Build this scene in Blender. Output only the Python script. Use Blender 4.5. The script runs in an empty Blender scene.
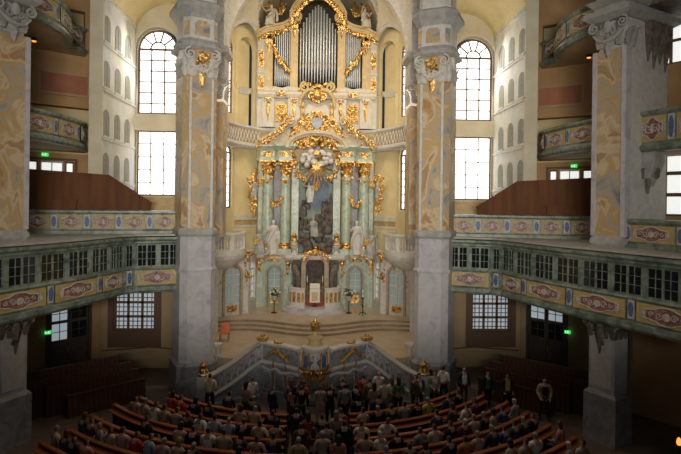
import bpy, bmesh, random
from math import *
from mathutils import Vector, Matrix
random.seed(7)
S = bpy.context.scene
COL = S.collection
PI = pi
# ------------------------------------------------------------------ camera model (used for measuring too)
FOC = 530.0; CX, CY = 340.5, 205.0
YAW = atan(26.5/530); ROLL = radians(.75)
CAM = Vector((-.13, 0, 9.2))
f_ = Vector((sin(YAW), cos(YAW), 0)); r0_ = Vector((cos(YAW), -sin(YAW), 0))
R_ = r0_*cos(ROLL)+Vector((0, 0, sin(ROLL))); U_ = -r0_*sin(ROLL)+Vector((0, 0, cos(ROLL)))
def ray(px, py): return f_+R_*((px-CX)/FOC)-U_*((py-CY)/FOC)
def atZ(px, py, z):
    d = ray(px, py); return CAM+d*((z-CAM.z)/d.z)
def atY(px, py, y):
    d = ray(px, py); return CAM+d*(y/d.y)
def atX(px, py, x):
    d = ray(px, py); return CAM+d*((x-CAM.x)/d.x)

# ------------------------------------------------------------------ objects
ORG = {}
def prop(o, label=None, cat=None, group=None, kind=None):
    if label: o['label'] = label
    if cat: o['category'] = cat
    if group: o['group'] = group
    if kind: o['kind'] = kind
    return o
def empty(name, loc, label=None, cat=None, group=None, rz=0):
    o = bpy.data.objects.new(name, None); COL.objects.link(o)
    o.location = loc; o.empty_display_size = .2; o.rotation_euler.z = rz
    ORG[o.name] = Vector(loc)
    return prop(o, label, cat, group)
def copy_tree(o, parent=None):
    c = o.copy(); COL.objects.link(c)
    if parent is not None:
        c.parent = parent; c.matrix_parent_inverse = o.matrix_parent_inverse.copy()
    for ch in o.children: copy_tree(ch, c)
    return c

class Fr:
    """local frame on a wall: a along the wall, b towards the viewer, z up"""
    def __init__(s, o, u, flip=False):
        s.o = Vector((o[0], o[1], o[2] if len(o) > 2 else 0)); u = Vector((u[0], u[1], 0)).normalized()
        s.u = u; n = Vector((u.y, -u.x, 0)); s.n = -n if flip else n
    def __call__(s, a, b, z): return s.o+s.u*a+s.n*b+Vector((0, 0, z))
def frame_between(p, q, side=None):
    """frame whose normal points to the nave centre (0,14.5) or to `side`"""
    p = Vector((p[0], p[1], 0)); q = Vector((q[0], q[1], 0)); fr = Fr(p, q-p)
    m = (p+q)/2; t = Vector((0, 14.5, 0)) if side is None else Vector((side[0], side[1], 0))
    if fr.n.dot(t-m) < 0: fr.n = -fr.n
    fr.L = (q-p).length
    return fr

class MB:
    def __init__(s, fr=None): s.bm = bmesh.new(); s.fr = fr
    def P(s, a, b, z):
        return s.fr(a, b, z) if s.fr else Vector((a, b, z))
    def face(s, pts):
        vs = [s.bm.verts.new(s.P(*p)) for p in pts]
        try: return s.bm.faces.new(vs)
        except ValueError: return None
    def hull8(s, lo, hi):
        v = [s.bm.verts.new(s.P(*p)) for p in lo]+[s.bm.verts.new(s.P(*p)) for p in hi]
        n = len(lo)
        s.bm.faces.new(v[:n][::-1]); s.bm.faces.new(v[n:])
        for i in range(n):
            j = (i+1) % n
            s.bm.faces.new((v[i], v[j], v[n+j], v[n+i]))
        return s
    def box(s, x0, x1, y0, y1, z0, z1):
        return s.hull8([(x0, y0, z0), (x1, y0, z0), (x1, y1, z0), (x0, y1, z0)],
                       [(x0, y0, z1), (x1, y0, z1), (x1, y1, z1), (x0, y1, z1)])
    def prism(s, poly, z0, z1, top=None):
        top = top or poly
        return s.hull8([(x, y, z0) for x, y in poly], [(x, y, z1) for x, y in top])
    def plate(s, poly, b0, b1):
        return s.hull8([(a, b0, z) for a, z in poly], [(a, b1, z) for a, z in poly])
    def stack(s, rings):
        """rings: list of lists of 3D pts (same count), capped"""
        R = [[s.bm.verts.new(s.P(*p)) for p in r] for r in rings]
        n = len(R[0])
        for k in range(len(R)-1):
            for i in range(n):
                j = (i+1) % n
                s.bm.faces.new((R[k][i], R[k][j], R[k+1][j], R[k+1][i]))
        s.bm.faces.new(R[0][::-1]); s.bm.faces.new(R[-1])
        return s
    def lathe(s, c, prof, n=16, sx=1, sy=1, a0=0):
        rings = []
        for r, z in prof:
            r = max(r, .001)
            rings.append([(c[0]+r*sx*cos(2*PI*i/n+a0), c[1]+r*sy*sin(2*PI*i/n+a0), c[2]+z) for i in range(n)])
        return s.stack(rings)
    def ball(s, c, r, n=10, m=7):
        if not hasattr(r, '__len__'): r = (r, r, r)
        prof = []
        rings = []
        for k in range(1, m):
            t = -PI/2+PI*k/m
            rings.append([(c[0]+r[0]*cos(t)*cos(2*PI*i/n), c[1]+r[1]*cos(t)*sin(2*PI*i/n), c[2]+r[2]*sin(t)) for i in range(n)])
        return s.stack(rings)
    def tube(s, pts, rad, n=6):
        pts = [Vector(p) for p in pts]
        if not hasattr(rad, '__len__'): rad = [rad]*len(pts)
        rings = []; ref = None
        for i, p in enumerate(pts):
            d = (pts[min(i+1, len(pts)-1)]-pts[max(i-1, 0)])
            d = d.normalized() if d.length > 1e-6 else Vector((0, 0, 1))
            if ref is None:
                ref = d.orthogonal().normalized()
            x = (ref-d*ref.dot(d))
            x = x.normalized() if x.length > 1e-5 else d.orthogonal().normalized()
            ref = x; y = d.cross(x)
            rings.append([tuple(p+x*(rad[i]*cos(2*PI*k/n))+y*(rad[i]*sin(2*PI*k/n))) for k in range(n)])
        return s.stack(rings)
    def sweep(s, path, prof, side=1, closed=False):
        """prof (n,z) closed polygon swept along plan path; n to the right of travel * side"""
        N = len(path); rings = []
        for i in range(N):
            p = Vector(path[i])
            if closed: a, b = Vector(path[i-1]), Vector(path[(i+1) % N])
            else: a, b = Vector(path[max(i-1, 0)]), Vector(path[min(i+1, N-1)])
            d1 = (p-a); d2 = (b-p)
            d1 = d1.normalized() if d1.length > 1e-6 else d2.normalized()
            d2 = d2.normalized() if d2.length > 1e-6 else d1
            d = (d1+d2).normalized(); k = 1/max(.5, d.dot(d1))
            nn = Vector((d.y, -d.x))*side*k
            rings.append([(p.x+nn.x*u, p.y+nn.y*u, z) for u, z in prof])
        if closed:
            R = [[s.bm.verts.new(s.P(*q)) for q in r] for r in rings]
            n = len(prof)
            for k in range(N):
                for i in range(n):
                    j = (i+1) % n
                    s.bm.faces.new((R[k][i], R[k][j], R[(k+1) % N][j], R[(k+1) % N][i]))
            return s
        return s.stack(rings)
    # ornament -----------------------------------------------------
    def spiral(s, a, b, z, r, turns=1.5, sgn=1, th=.03, start=0, n=5):
        pts = []; rad = []
        M = int(9*turns)+3
        for i in range(M):
            t = i/(M-1); ang = start+sgn*2*PI*turns*t; rr = r*(1-.85*t)
            pts.append((a+rr*cos(ang), b+th*.6*t, z+rr*sin(ang))); rad.append(th*(1-.4*t))
        return s.tube(pts, rad, n)
    def leaf(s, a, b, z, w, h, bend=.3, lean=0, th=.04, db=1, da=0):
        """upright acanthus leaf growing from (a,b,z); curls outwards along (da,db)"""
        L = 6; rings = []
        for i in range(L+1):
            t = i/L
            ww = w*.5*(sin(PI*min(1, t*.85+.15))**.7)*(1 if i % 2 else .82)
            out = bend*h*(t**2.2); zz = z+h*(t-.25*max(0, t-.7)*3*t)
            ca, cb = a+lean*t*h+da*out, b+db*out
            tx, ty = -db, da
            if abs(tx)+abs(ty) < 1e-6: tx = 1
            rings.append([(ca+tx*ww, cb+ty*ww, zz), (ca+da*th, cb+db*th, zz+.01), (ca-tx*ww, cb-ty*ww, zz), (ca-da*th*.4, cb-db*th*.4, zz)])
        return s.stack(rings)
    def build(s, name, mat, parent=None, smooth=False, label=None, cat=None, group=None, kind=None, recalc=True, off=None):
        bm = s.bm
        bmesh.ops.remove_doubles(bm, verts=bm.verts, dist=1e-5) if smooth else None
        if recalc: bmesh.ops.recalc_face_normals(bm, faces=bm.faces)
        off = ORG.get(parent.name, Vector()) if parent is not None else (off or Vector())
        if off.length > 0:
            for v in bm.verts: v.co -= off
        me = bpy.data.meshes.new(name); bm.to_mesh(me); bm.free()
        if smooth:
            for p in me.polygons: p.use_smooth = True
            try: me.set_sharp_from_angle(angle=radians(45))
            except Exception: pass
        o = bpy.data.objects.new(name, me); COL.objects.link(o)
        for m in (mat if isinstance(mat, (list, tuple)) else [mat]): me.materials.append(m)
        if parent is not None:
            o.parent = parent; ORG[o.name] = off.copy()
        return prop(o, label, cat, group, kind)

def top(mb, name, mat, base, label, cat, group=None, smooth=False):
    """a thing that is one mesh, origin at its base"""
    o = mb.build(name, mat, None, smooth, label, cat, group, off=Vector(base)); o.location = base
    return o
def struct(name, mb, mat, parent=None, smooth=False):
    return mb.build(name, mat, parent, smooth, kind=None if parent else 'structure')
def mir(path, s): return [(s*x, y) for x, y in path]
def resample(path, ds):
    """points on polyline at the arc lengths ds"""
    P = [Vector(p) for p in path]; out = []
    L = [0]
    for i in range(1, len(P)): L.append(L[-1]+(P[i]-P[i-1]).length)
    for d in ds:
        d = max(0, min(d, L[-1]))
        for i in range(1, len(P)):
            if d <= L[i]+1e-9:
                t = (d-L[i-1])/max(1e-9, L[i]-L[i-1]); out.append(tuple(P[i-1].lerp(P[i], t))); break
    return out
def plen(path): return sum((Vector(path[i])-Vector(path[i-1])).length for i in range(1, len(path)))
def ell(a, z, ra, rz, n=24, t0=0, t1=2*PI): return [(a+ra*cos(t0+(t1-t0)*i/n), z+rz*sin(t0+(t1-t0)*i/n)) for i in range(n+(0 if abs(t1-t0) >= 2*PI-1e-6 else 1))]
def arch_poly(a0, a1, z0, zs, n=14):
    r = (a1-a0)/2
    return [(a0, z0), (a1, z0)]+[((a0+a1)/2+r*cos(PI*i/n), zs+r*sin(PI*i/n)) for i in range(n+1)]
def arch_wall(mb, x0, x1, z0, z1, a0, a1, oz0, zs, b0, b1, n=14):
    """wall slab with an arched opening"""
    if oz0 > z0: mb.plate([(x0, z0), (x1, z0), (x1, oz0), (x0, oz0)], b0, b1)
    mb.plate([(x0, oz0), (a0, oz0), (a0, zs), (x0, zs)], b0, b1)
    mb.plate([(a1, oz0), (x1, oz0), (x1, zs), (a1, zs)], b0, b1)
    c = (a0+a1)/2; r = (a1-a0)/2
    for i in range(n):
        t0, t1 = PI-PI*i/n, PI-PI*(i+1)/n
        p0 = (c+r*cos(t0), zs+r*sin(t0)); p1 = (c+r*cos(t1), zs+r*sin(t1))
        q0 = (x0 if i == 0 else p0[0], z1); q1 = (x1 if i == n-1 else p1[0], z1)
        pts = [p0, p1, q1, q0]
        if i == 0: pts = [p0, p1, q1, (x0, z1), (x0, zs)]
        if i == n-1: pts = [p0, p1, (x1, zs), (x1, z1), q0]
        mb.plate(pts, b0, b1)
def rect_wall(mb, x0, x1, z0, z1, a0, a1, oz0, oz1, b0, b1):
    for p in ((x0, a0, z0, z1), (a1, x1, z0, z1), (a0, a1, z0, oz0), (a0, a1, oz1, z1)):
        if p[1]-p[0] > 1e-4 and p[3]-p[2] > 1e-4:
            mb.plate([(p[0], p[2]), (p[1], p[2]), (p[1], p[3]), (p[0], p[3])], b0, b1)

def clutter(mb, pts, k, size, seed, spread=.12, down=.5):
    """a run of small curled leaves, scrolls and buds along pts (carved gilt foliage)"""
    rg = random.Random(seed); P = [Vector(p) for p in pts]
    L = [0]
    for i in range(1, len(P)): L.append(L[-1]+(P[i]-P[i-1]).length)
    for q in range(k):
        d = L[-1]*(q+.5)/k; i = max(j for j in range(len(L)-1) if L[j] <= d); t = (d-L[i])/max(1e-6, L[i+1]-L[i])
        p = P[i].lerp(P[i+1], t)+Vector((rg.uniform(-1, 1), rg.uniform(-.2, .6), rg.uniform(-1, 1)))*spread
        z = size*rg.uniform(.7, 1.3)
        c = q % 4
        if c in (0, 2): mb.leaf(p.x, p.y, p.z, z*.8, z*(1.3 if rg.random() > down else -1.3), rg.uniform(.2, .6), rg.uniform(-.5, .5), z*.15, da=rg.uniform(-.6, .6))
        elif c == 1: mb.spiral(p.x, p.y+.03, p.z, z*.62, 1.4, rg.choice((-1, 1)), z*.16, rg.uniform(0, 6))
        else: mb.ball((p.x, p.y+.04, p.z), (z*.32, z*.28, z*.38), 6, 5)
# ------------------------------------------------------------------ materials
def mat(name, col, rough=.6, metal=0, cols=None, scale=2., detail=6, dist=0, bump=0, bscale=None, emit=None, estr=0, kind='noise', stops=None, spec=None, stretch=None):
    m = bpy.data.materials.new(name); m.use_nodes = True
    nt = m.node_tree; N = nt.nodes; Lk = nt.links
    b = N['Principled BSDF']
    b.inputs['Base Color'].default_value = (*col, 1); b.inputs['Roughness'].default_value = rough; b.inputs['Metallic'].default_value = metal
    if spec is not None: b.inputs['Specular IOR Level'].default_value = spec
    tc = None
    def coords():
        tc = N.new('ShaderNodeTexCoord'); mp = N.new('ShaderNodeMapping')
        Lk.new(tc.outputs['Object'], mp.inputs['Vector'])
        if stretch: mp.inputs['Scale'].default_value = stretch
        return mp.outputs['Vector']
    if cols:
        v = coords()
        if kind == 'wave':
            t = N.new('ShaderNodeTexWave'); t.inputs['Scale'].default_value = scale; t.inputs['Distortion'].default_value = dist; t.inputs['Detail'].default_value = detail
            fac = t.outputs['Fac']
        else:
            t = N.new('ShaderNodeTexNoise'); t.inputs['Scale'].default_value = scale; t.inputs['Detail'].default_value = detail; t.inputs['Distortion'].default_value = dist
            fac = t.outputs['Fac']
        Lk.new(v, t.inputs['Vector'])
        r = N.new('ShaderNodeValToRGB'); e = r.color_ramp.elements
        st = stops or [.3+.4*i/(len(cols)-1) for i in range(len(cols))]
        e[0].position = st[0]; e[0].color = (*cols[0], 1); e[1].position = st[-1]; e[1].color = (*cols[-1], 1)
        for i in range(1, len(cols)-1):
            k = e.new(st[i]); k.color = (*cols[i], 1)
        Lk.new(fac, r.inputs['Fac']); Lk.new(r.outputs['Color'], b.inputs['Base Color'])
    if bump:
        v = coords()
        t = N.new('ShaderNodeTexNoise'); t.inputs['Scale'].default_value = bscale or 20; t.inputs['Detail'].default_value = 4
        Lk.new(v, t.inputs['Vector'])
        bp = N.new('ShaderNodeBump'); bp.inputs['Strength'].default_value = bump; bp.inputs['Distance'].default_value = .05
        Lk.new(t.outputs['Fac'], bp.inputs['Height']); Lk.new(bp.outputs['Normal'], b.inputs['Normal'])
    if emit:
        b.inputs['Emission Color'].default_value = (*emit, 1); b.inputs['Emission Strength'].default_value = estr
    return m
def gl(name, hx, rough=.75, metal=0):
    return mat(name, hx, rough, metal)
M = {}
M['yellow_marble'] = mat('yellow_marble', (.5, .4, .2), .42, cols=[(.25, .25, .27), (.48, .42, .34), (.56, .37, .16), (.68, .56, .38), (.46, .25, .085), (.38, .36, .33)], stops=[.30, .40, .47, .54, .61, .72], scale=.75, dist=1.1, detail=5)
M['green_marble'] = mat('green_marble', (.3, .36, .28), .4, cols=[(.08, .11, .085), (.17, .21, .165), (.27, .31, .25), (.36, .37, .29)], scale=2.2, dist=1.2, detail=9, stops=[.3, .45, .58, .72])
M['pale_green_marble'] = mat('pale_green_marble', (.5, .6, .48), .35, cols=[(.28, .36, .29), (.43, .51, .41), (.57, .61, .50)], scale=2.5, dist=1.2, detail=8)
M['lilac_marble'] = mat('lilac_marble', (.5, .48, .5), .4, cols=[(.40, .38, .41), (.54, .52, .55), (.60, .58, .60)], scale=1.4, dist=1.4, detail=9, stops=[.3, .46, .6])
M['dark_lilac_marble'] = mat('dark_lilac_marble', (.3, .3, .32), .4, cols=[(.18, .18, .20), (.30, .29, .31), (.37, .36, .38)], scale=1.6, dist=1.4, detail=9)
M['blue_grey_marble'] = mat('blue_grey_marble', (.4, .42, .46), .35, cols=[(.20, .23, .27), (.34, .37, .41), (.45, .45, .46)], scale=2.2, dist=1.3, detail=9)
M['white_stone'] = mat('white_stone', (.7, .67, .62), .6, cols=[(.58, .55, .50), (.72, .70, .66)], scale=4, detail=6)
M['grey_stone'] = mat('grey_stone', (.35, .36, .37), .6, cols=[(.34, .34, .33), (.50, .49, .46)], scale=4, detail=6)
M['ledge_stone'] = mat('ledge_stone', (.5, .47, .42), .6, cols=[(.40, .37, .32), (.52, .49, .44)], scale=3)
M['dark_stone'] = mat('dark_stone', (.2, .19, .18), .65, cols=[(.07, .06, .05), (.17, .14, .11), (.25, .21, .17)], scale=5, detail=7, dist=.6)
M['cream_wall'] = mat('cream_wall', (.78, .66, .36), .75, cols=[(.76, .61, .31), (.86, .73, .42)], scale=1.2, detail=5)
M['pale_cream'] = mat('pale_cream', (.75, .68, .50), .75, cols=[(.64, .56, .40), (.75, .69, .53)], scale=1.1, detail=6)
M['white_wall'] = mat('white_wall', (.78, .76, .68), .8, cols=[(.62, .60, .50), (.74, .72, .65), (.60, .62, .66)], scale=.9, detail=7, stops=[.32, .5, .68])
M['ochre_wall'] = mat('ochre_wall', (.5, .27, .11), .8, cols=[(.46, .27, .12), (.56, .35, .17)], scale=1., detail=5)
M['tan_wall'] = mat('tan_wall', (.5, .36, .19), .8, cols=[(.42, .30, .16), (.50, .37, .21)], scale=1., detail=5)
M['pink_panel'] = mat('pink_panel', (.5, .2, .12), .8, cols=[(.40, .15, .085), (.48, .21, .13)], scale=2., detail=5)
M['gold'] = mat('gold', (.80, .48, .14), .33, 1, cols=[(.42, .20, .05), (.84, .52, .16), (.98, .70, .30)], stops=[.36, .5, .66], scale=7, detail=4, bump=1.0, bscale=10)  # crevice shade and highlights put into the colour as mottling
M['gold_leaf'] = mat('gold_leaf', (.60, .36, .08), .45, .6, cols=[(.34, .18, .04), (.62, .38, .10), (.74, .50, .18)], stops=[.36, .5, .66], scale=8, bump=.8, bscale=12)
M['panel_yellow'] = mat('panel_yellow', (.6, .42, .13), .55, cols=[(.46, .32, .10), (.62, .46, .19)], scale=3, detail=6)
M['panel_red'] = mat('panel_red', (.35, .09, .06), .5, cols=[(.15, .06, .055), (.31, .12, .09), (.46, .30, .24)], scale=6, detail=7, dist=1)
M['panel_scroll'] = mat('panel_scroll', (.62, .58, .52), .55, cols=[(.42, .40, .38), (.68, .64, .58)], scale=7)
M['panel_blue'] = mat('panel_blue', (.09, .14, .34), .5, cols=[(.06, .10, .26), (.16, .22, .42)], scale=9, detail=5)
M['dark_wood'] = mat('dark_wood', (.14, .06, .028), .8, cols=[(.115, .040, .014), (.19, .072, .026)], scale=3, dist=.5, detail=4, stretch=(1, 1, .08))
M['pew_wood'] = mat('pew_wood', (.06, .02, .01), .5, cols=[(.030, .010, .005), (.055, .018, .009)], kind='wave', scale=4, dist=4, detail=3, stops=[.2, .8], stretch=(1, 1, .2))
M['pew_rail'] = mat('pew_rail', (.5, .16, .04), .35, cols=[(.32, .085, .022), (.44, .135, .036)], kind='wave', scale=3, dist=5, detail=3, stops=[.2, .8])
M['stall_wood'] = mat('stall_wood', (.08, .025, .012), .55, cols=[(.085, .034, .018), (.13, .052, .026)], kind='wave', scale=2, dist=4, detail=3, stops=[.2, .8])
M['frame_brown'] = mat('frame_brown', (.16, .09, .055), .6)
M['door_grey'] = mat('door_grey', (.08, .065, .05), .6, cols=[(.06, .05, .04), (.09, .075, .06)], scale=3)
M['frame_white'] = mat('frame_white', (.62, .62, .56), .6)
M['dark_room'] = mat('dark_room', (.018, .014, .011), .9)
M['dark_glass'] = mat('dark_glass', (.012, .014, .016), .08, spec=.7)
M['sky_glass'] = mat('sky_glass', (.8, .85, .9), .2, emit=(1, .97, .92), estr=2.5)
M['grey_glass'] = mat('grey_glass', (.5, .55, .6), .2, emit=(.80, .92, 1), estr=.30)
M['lit_pane'] = mat('lit_pane', (.8, .85, .9), .2, emit=(.95, .96, .92), estr=.8)
M['teal_glass'] = mat('teal_glass', (.26, .31, .30), .12, emit=(.50, .60, .58), estr=.16)
M['niche_grey'] = mat('niche_grey', (.33, .31, .25), .8, cols=[(.27, .27, .22), (.35, .35, .29)], scale=8)
M['floor_stone'] = mat('floor_stone', (.55, .44, .30), .35, cols=[(.46, .35, .23), (.58, .46, .32)], scale=1.5, detail=6)
M['step_stone'] = mat('step_stone', (.3, .24, .18), .5, cols=[(.24, .18, .13), (.34, .27, .20)], scale=3)
M['nave_floor'] = mat('nave_floor', (.16, .12, .09), .45, cols=[(.12, .085, .06), (.19, .14, .10)], scale=1.5)
M['pipe'] = mat('pipe', (.55, .57, .57), .42, .9, cols=[(.46, .49, .51), (.54, .55, .55)], scale=2)
M['organ_white'] = mat('organ_white', (.70, .68, .60), .5, cols=[(.56, .51, .42), (.68, .63, .53)], scale=3)
M['organ_ochre'] = mat('organ_ochre', (.62, .46, .22), .5, cols=[(.54, .38, .17), (.68, .53, .28)], scale=2.5, dist=1)
M['frieze_gold'] = mat('frieze_gold', (.42, .30, .13), .6, cols=[(.30, .20, .08), (.50, .37, .17)], scale=6)
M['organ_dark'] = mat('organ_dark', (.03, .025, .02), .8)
M['rock'] = mat('rock', (.12, .10, .08), .8, cols=[(.05, .04, .033), (.12, .10, .085), (.20, .18, .15)], scale=3, detail=8, bump=.8, bscale=6)
M['relief_blue'] = mat('relief_blue', (.20, .27, .38), .7, cols=[(.14, .19, .28), (.26, .33, .42)], scale=1.5)
M['relief_green'] = mat('relief_green', (.3, .38, .32), .6, cols=[(.20, .27, .22), (.36, .43, .36)], scale=2, dist=1)
M['cloth_white'] = mat('cloth_white', (.78, .75, .68), .9)
M['cloth_red'] = mat('cloth_red', (.36, .07, .03), .85, cols=[(.28, .05, .025), (.42, .10, .04)], scale=8)
M['chair_orange'] = mat('chair_orange', (.62, .17, .06), .6)
M['leaf_green'] = mat('leaf_green', (.05, .10, .03), .7, cols=[(.03, .06, .02), (.09, .15, .05)], scale=14)
M['flower'] = mat('flower', (.75, .70, .55), .8)
M['dark_back'] = mat('dark_back', (.10, .105, .115), .6, cols=[(.07, .075, .085), (.13, .135, .145)], scale=4)
M['iron'] = mat('iron', (.025, .022, .02), .45, .3)
M['wax'] = mat('wax', (.8, .76, .66), .5)
M['exit_sign'] = mat('exit_sign', (.02, .3, .1), .4, emit=(.05, .75, .12), estr=1.0)
M['sign_white'] = mat('sign_white', (.8, .9, .8), .4, emit=(.8, 1, .85), estr=1.0)
M['lamp_glow'] = mat('lamp_glow', (1, .6, .2), .4, emit=(1, .30, .04), estr=1.8)
M['arch_tan'] = mat('arch_tan', (.4, .32, .22), .6, cols=[(.32, .25, .17), (.46, .38, .28)], scale=4)
M['cream_stone'] = mat('cream_stone', (.56, .47, .33), .6, cols=[(.46, .38, .26), (.62, .53, .38)], scale=4)
M['paper'] = mat('paper', (.8, .8, .78), .9)
# clothing and skin
SK = {'pale': mat('skin_pale', (.52, .31, .23), .6), 'tan': mat('skin_tan', (.40, .22, .15), .6)}
HAIR = {n: mat('hair_'+n, c, .55) for n, c in dict(black=(.012, .010, .009), brown=(.045, .022, .012), auburn=(.12, .035, .016), blond=(.30, .20, .09), grey=(.28, .27, .25), white=(.60, .58, .54)).items()}
CL = {n: mat('cloth_'+n.replace(' ', '_'), c, .85) for n, c in {
 'white': (.80, .76, .70), 'cream': (.62, .54, .36), 'beige': (.45, .35, .24), 'pink': (.52, .32, .29), 'salmon': (.55, .19, .13), 'red': (.48, .035, .03), 'orange': (.60, .16, .035),
 'yellow': (.62, .45, .12), 'olive': (.14, .12, .06), 'green': (.05, .16, .06), 'navy': (.02, .025, .06), 'light blue': (.34, .40, .50), 'blue': (.05, .09, .24), 'grey': (.25, .25, .26), 'dark grey': (.055, .055, .06),
 'black': (.013, .012, .012), 'brown': (.09, .05, .03), 'maroon': (.16, .03, .045), 'mauve': (.24, .12, .15), 'ochre': (.42, .27, .08), 'sage': (.24, .26, .19), 'pale yellow': (.62, .55, .34)}.items()}
M['shoe'] = mat('shoe_leather', (.015, .012, .010), .5)
M['eye'] = mat('eye_dark', (.02, .015, .012), .3)
# ================================================================== SETTING
WN = [0]; DN = [0]; TN = [0]
def wname(): WN[0] += 1; return 'window_%d' % WN[0]
def dname(): DN[0] += 1; return 'door_%d' % DN[0]
def tname(): TN[0] += 1; return 'trim_%d' % TN[0]
SIDE = {-1: 'left', 1: 'right'}

mb = MB(); mb.prism([(-24, -3), (24, -3), (24, 46), (-24, 46)], -.3, 0); struct('floor', mb, M['nave_floor'])

def arched_window(fr, a0, a1, z0, zs, b, cols, rows, glass, frame, fan=True, bw=.075, fw=.10, frame_b=None):
    """structure: outer frame with panes and glazing bars as parts; b = glass plane"""
    r = (a1-a0)/2; c = (a0+a1)/2
    m = MB(fr)
    outer = arch_poly(a0, a1, z0, zs, 16); inner = arch_poly(a0+fw, a1-fw, z0+fw, zs, 16)
    for i in range(len(outer)):
        j = (i+1) % len(outer)
        m.plate([outer[i], outer[j], inner[j], inner[i]], b-.04, b+.07)
    w = struct(wname(), m, frame)
    g = MB(fr); g.plate(arch_poly(a0+.02, a1-.02, z0+.02, zs, 16), b-.03, b-.01); g.build('glass_pane', glass, w)
    g = MB(fr)
    for i in range(1, cols):
        x = a0+(a1-a0)*i/cols; g.box(x-bw/2, x+bw/2, b-.02, b+.05, z0, zs)
    for k in range(1, rows+1):
        z = z0+(zs-z0)*k/rows; t = bw*(1.5 if k == rows else .8)
        g.box(a0+.02, a1-.02, b-.02, b+.05, z-t/2, z+t/2)
    if fan:
        for k in range(8):
            t0, t1 = PI*k/8, PI*(k+1)/8; ri, ro = r*.36, r*.36+bw
            g.plate([(c+ri*cos(t0), zs+ri*sin(t0)), (c+ro*cos(t0), zs+ro*sin(t0)), (c+ro*cos(t1), zs+ro*sin(t1)), (c+ri*cos(t1), zs+ri*sin(t1))], b-.02, b+.05)
        for t in (PI*.22, PI*.41, PI*.59, PI*.78):
            d = Vector((cos(t), sin(t))); n = Vector((-d.y, d.x))*bw*.5
            p = Vector((c, zs))+d*r*.36; q = Vector((c, zs))+d*(r-.03)
            g.plate([tuple(p-n), tuple(p+n), tuple(q+n), tuple(q-n)], b-.02, b+.05)
    g.build('glazing_bars', frame, w)
    return w
def rect_window(fr, a0, a1, z0, z1, b, cols, rows, glass, frame, bw=.05, fw=.08, name=None):
    m = MB(fr); rect_wall(m, a0, a1, z0, z1, a0+fw, a1-fw, z0+fw, z1-fw, b-.04, b+.07)
    w = struct(name or wname(), m, frame)
    g = MB(fr); g.box(a0+.02, a1-.02, b-.03, b-.01, z0+.02, z1-.02); g.build('glass_pane', glass, w)
    g = MB(fr)
    for i in range(1, cols):
        x = a0+(a1-a0)*i/cols; g.box(x-bw/2, x+bw/2, b-.02, b+.05, z0, z1)
    for k in range(1, rows):
        z = z0+(z1-z0)*k/rows; g.box(a0, a1, b-.02, b+.05, z-bw/2, z+bw/2)
    g.build('glazing_bars', frame, w)
    return w

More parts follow.
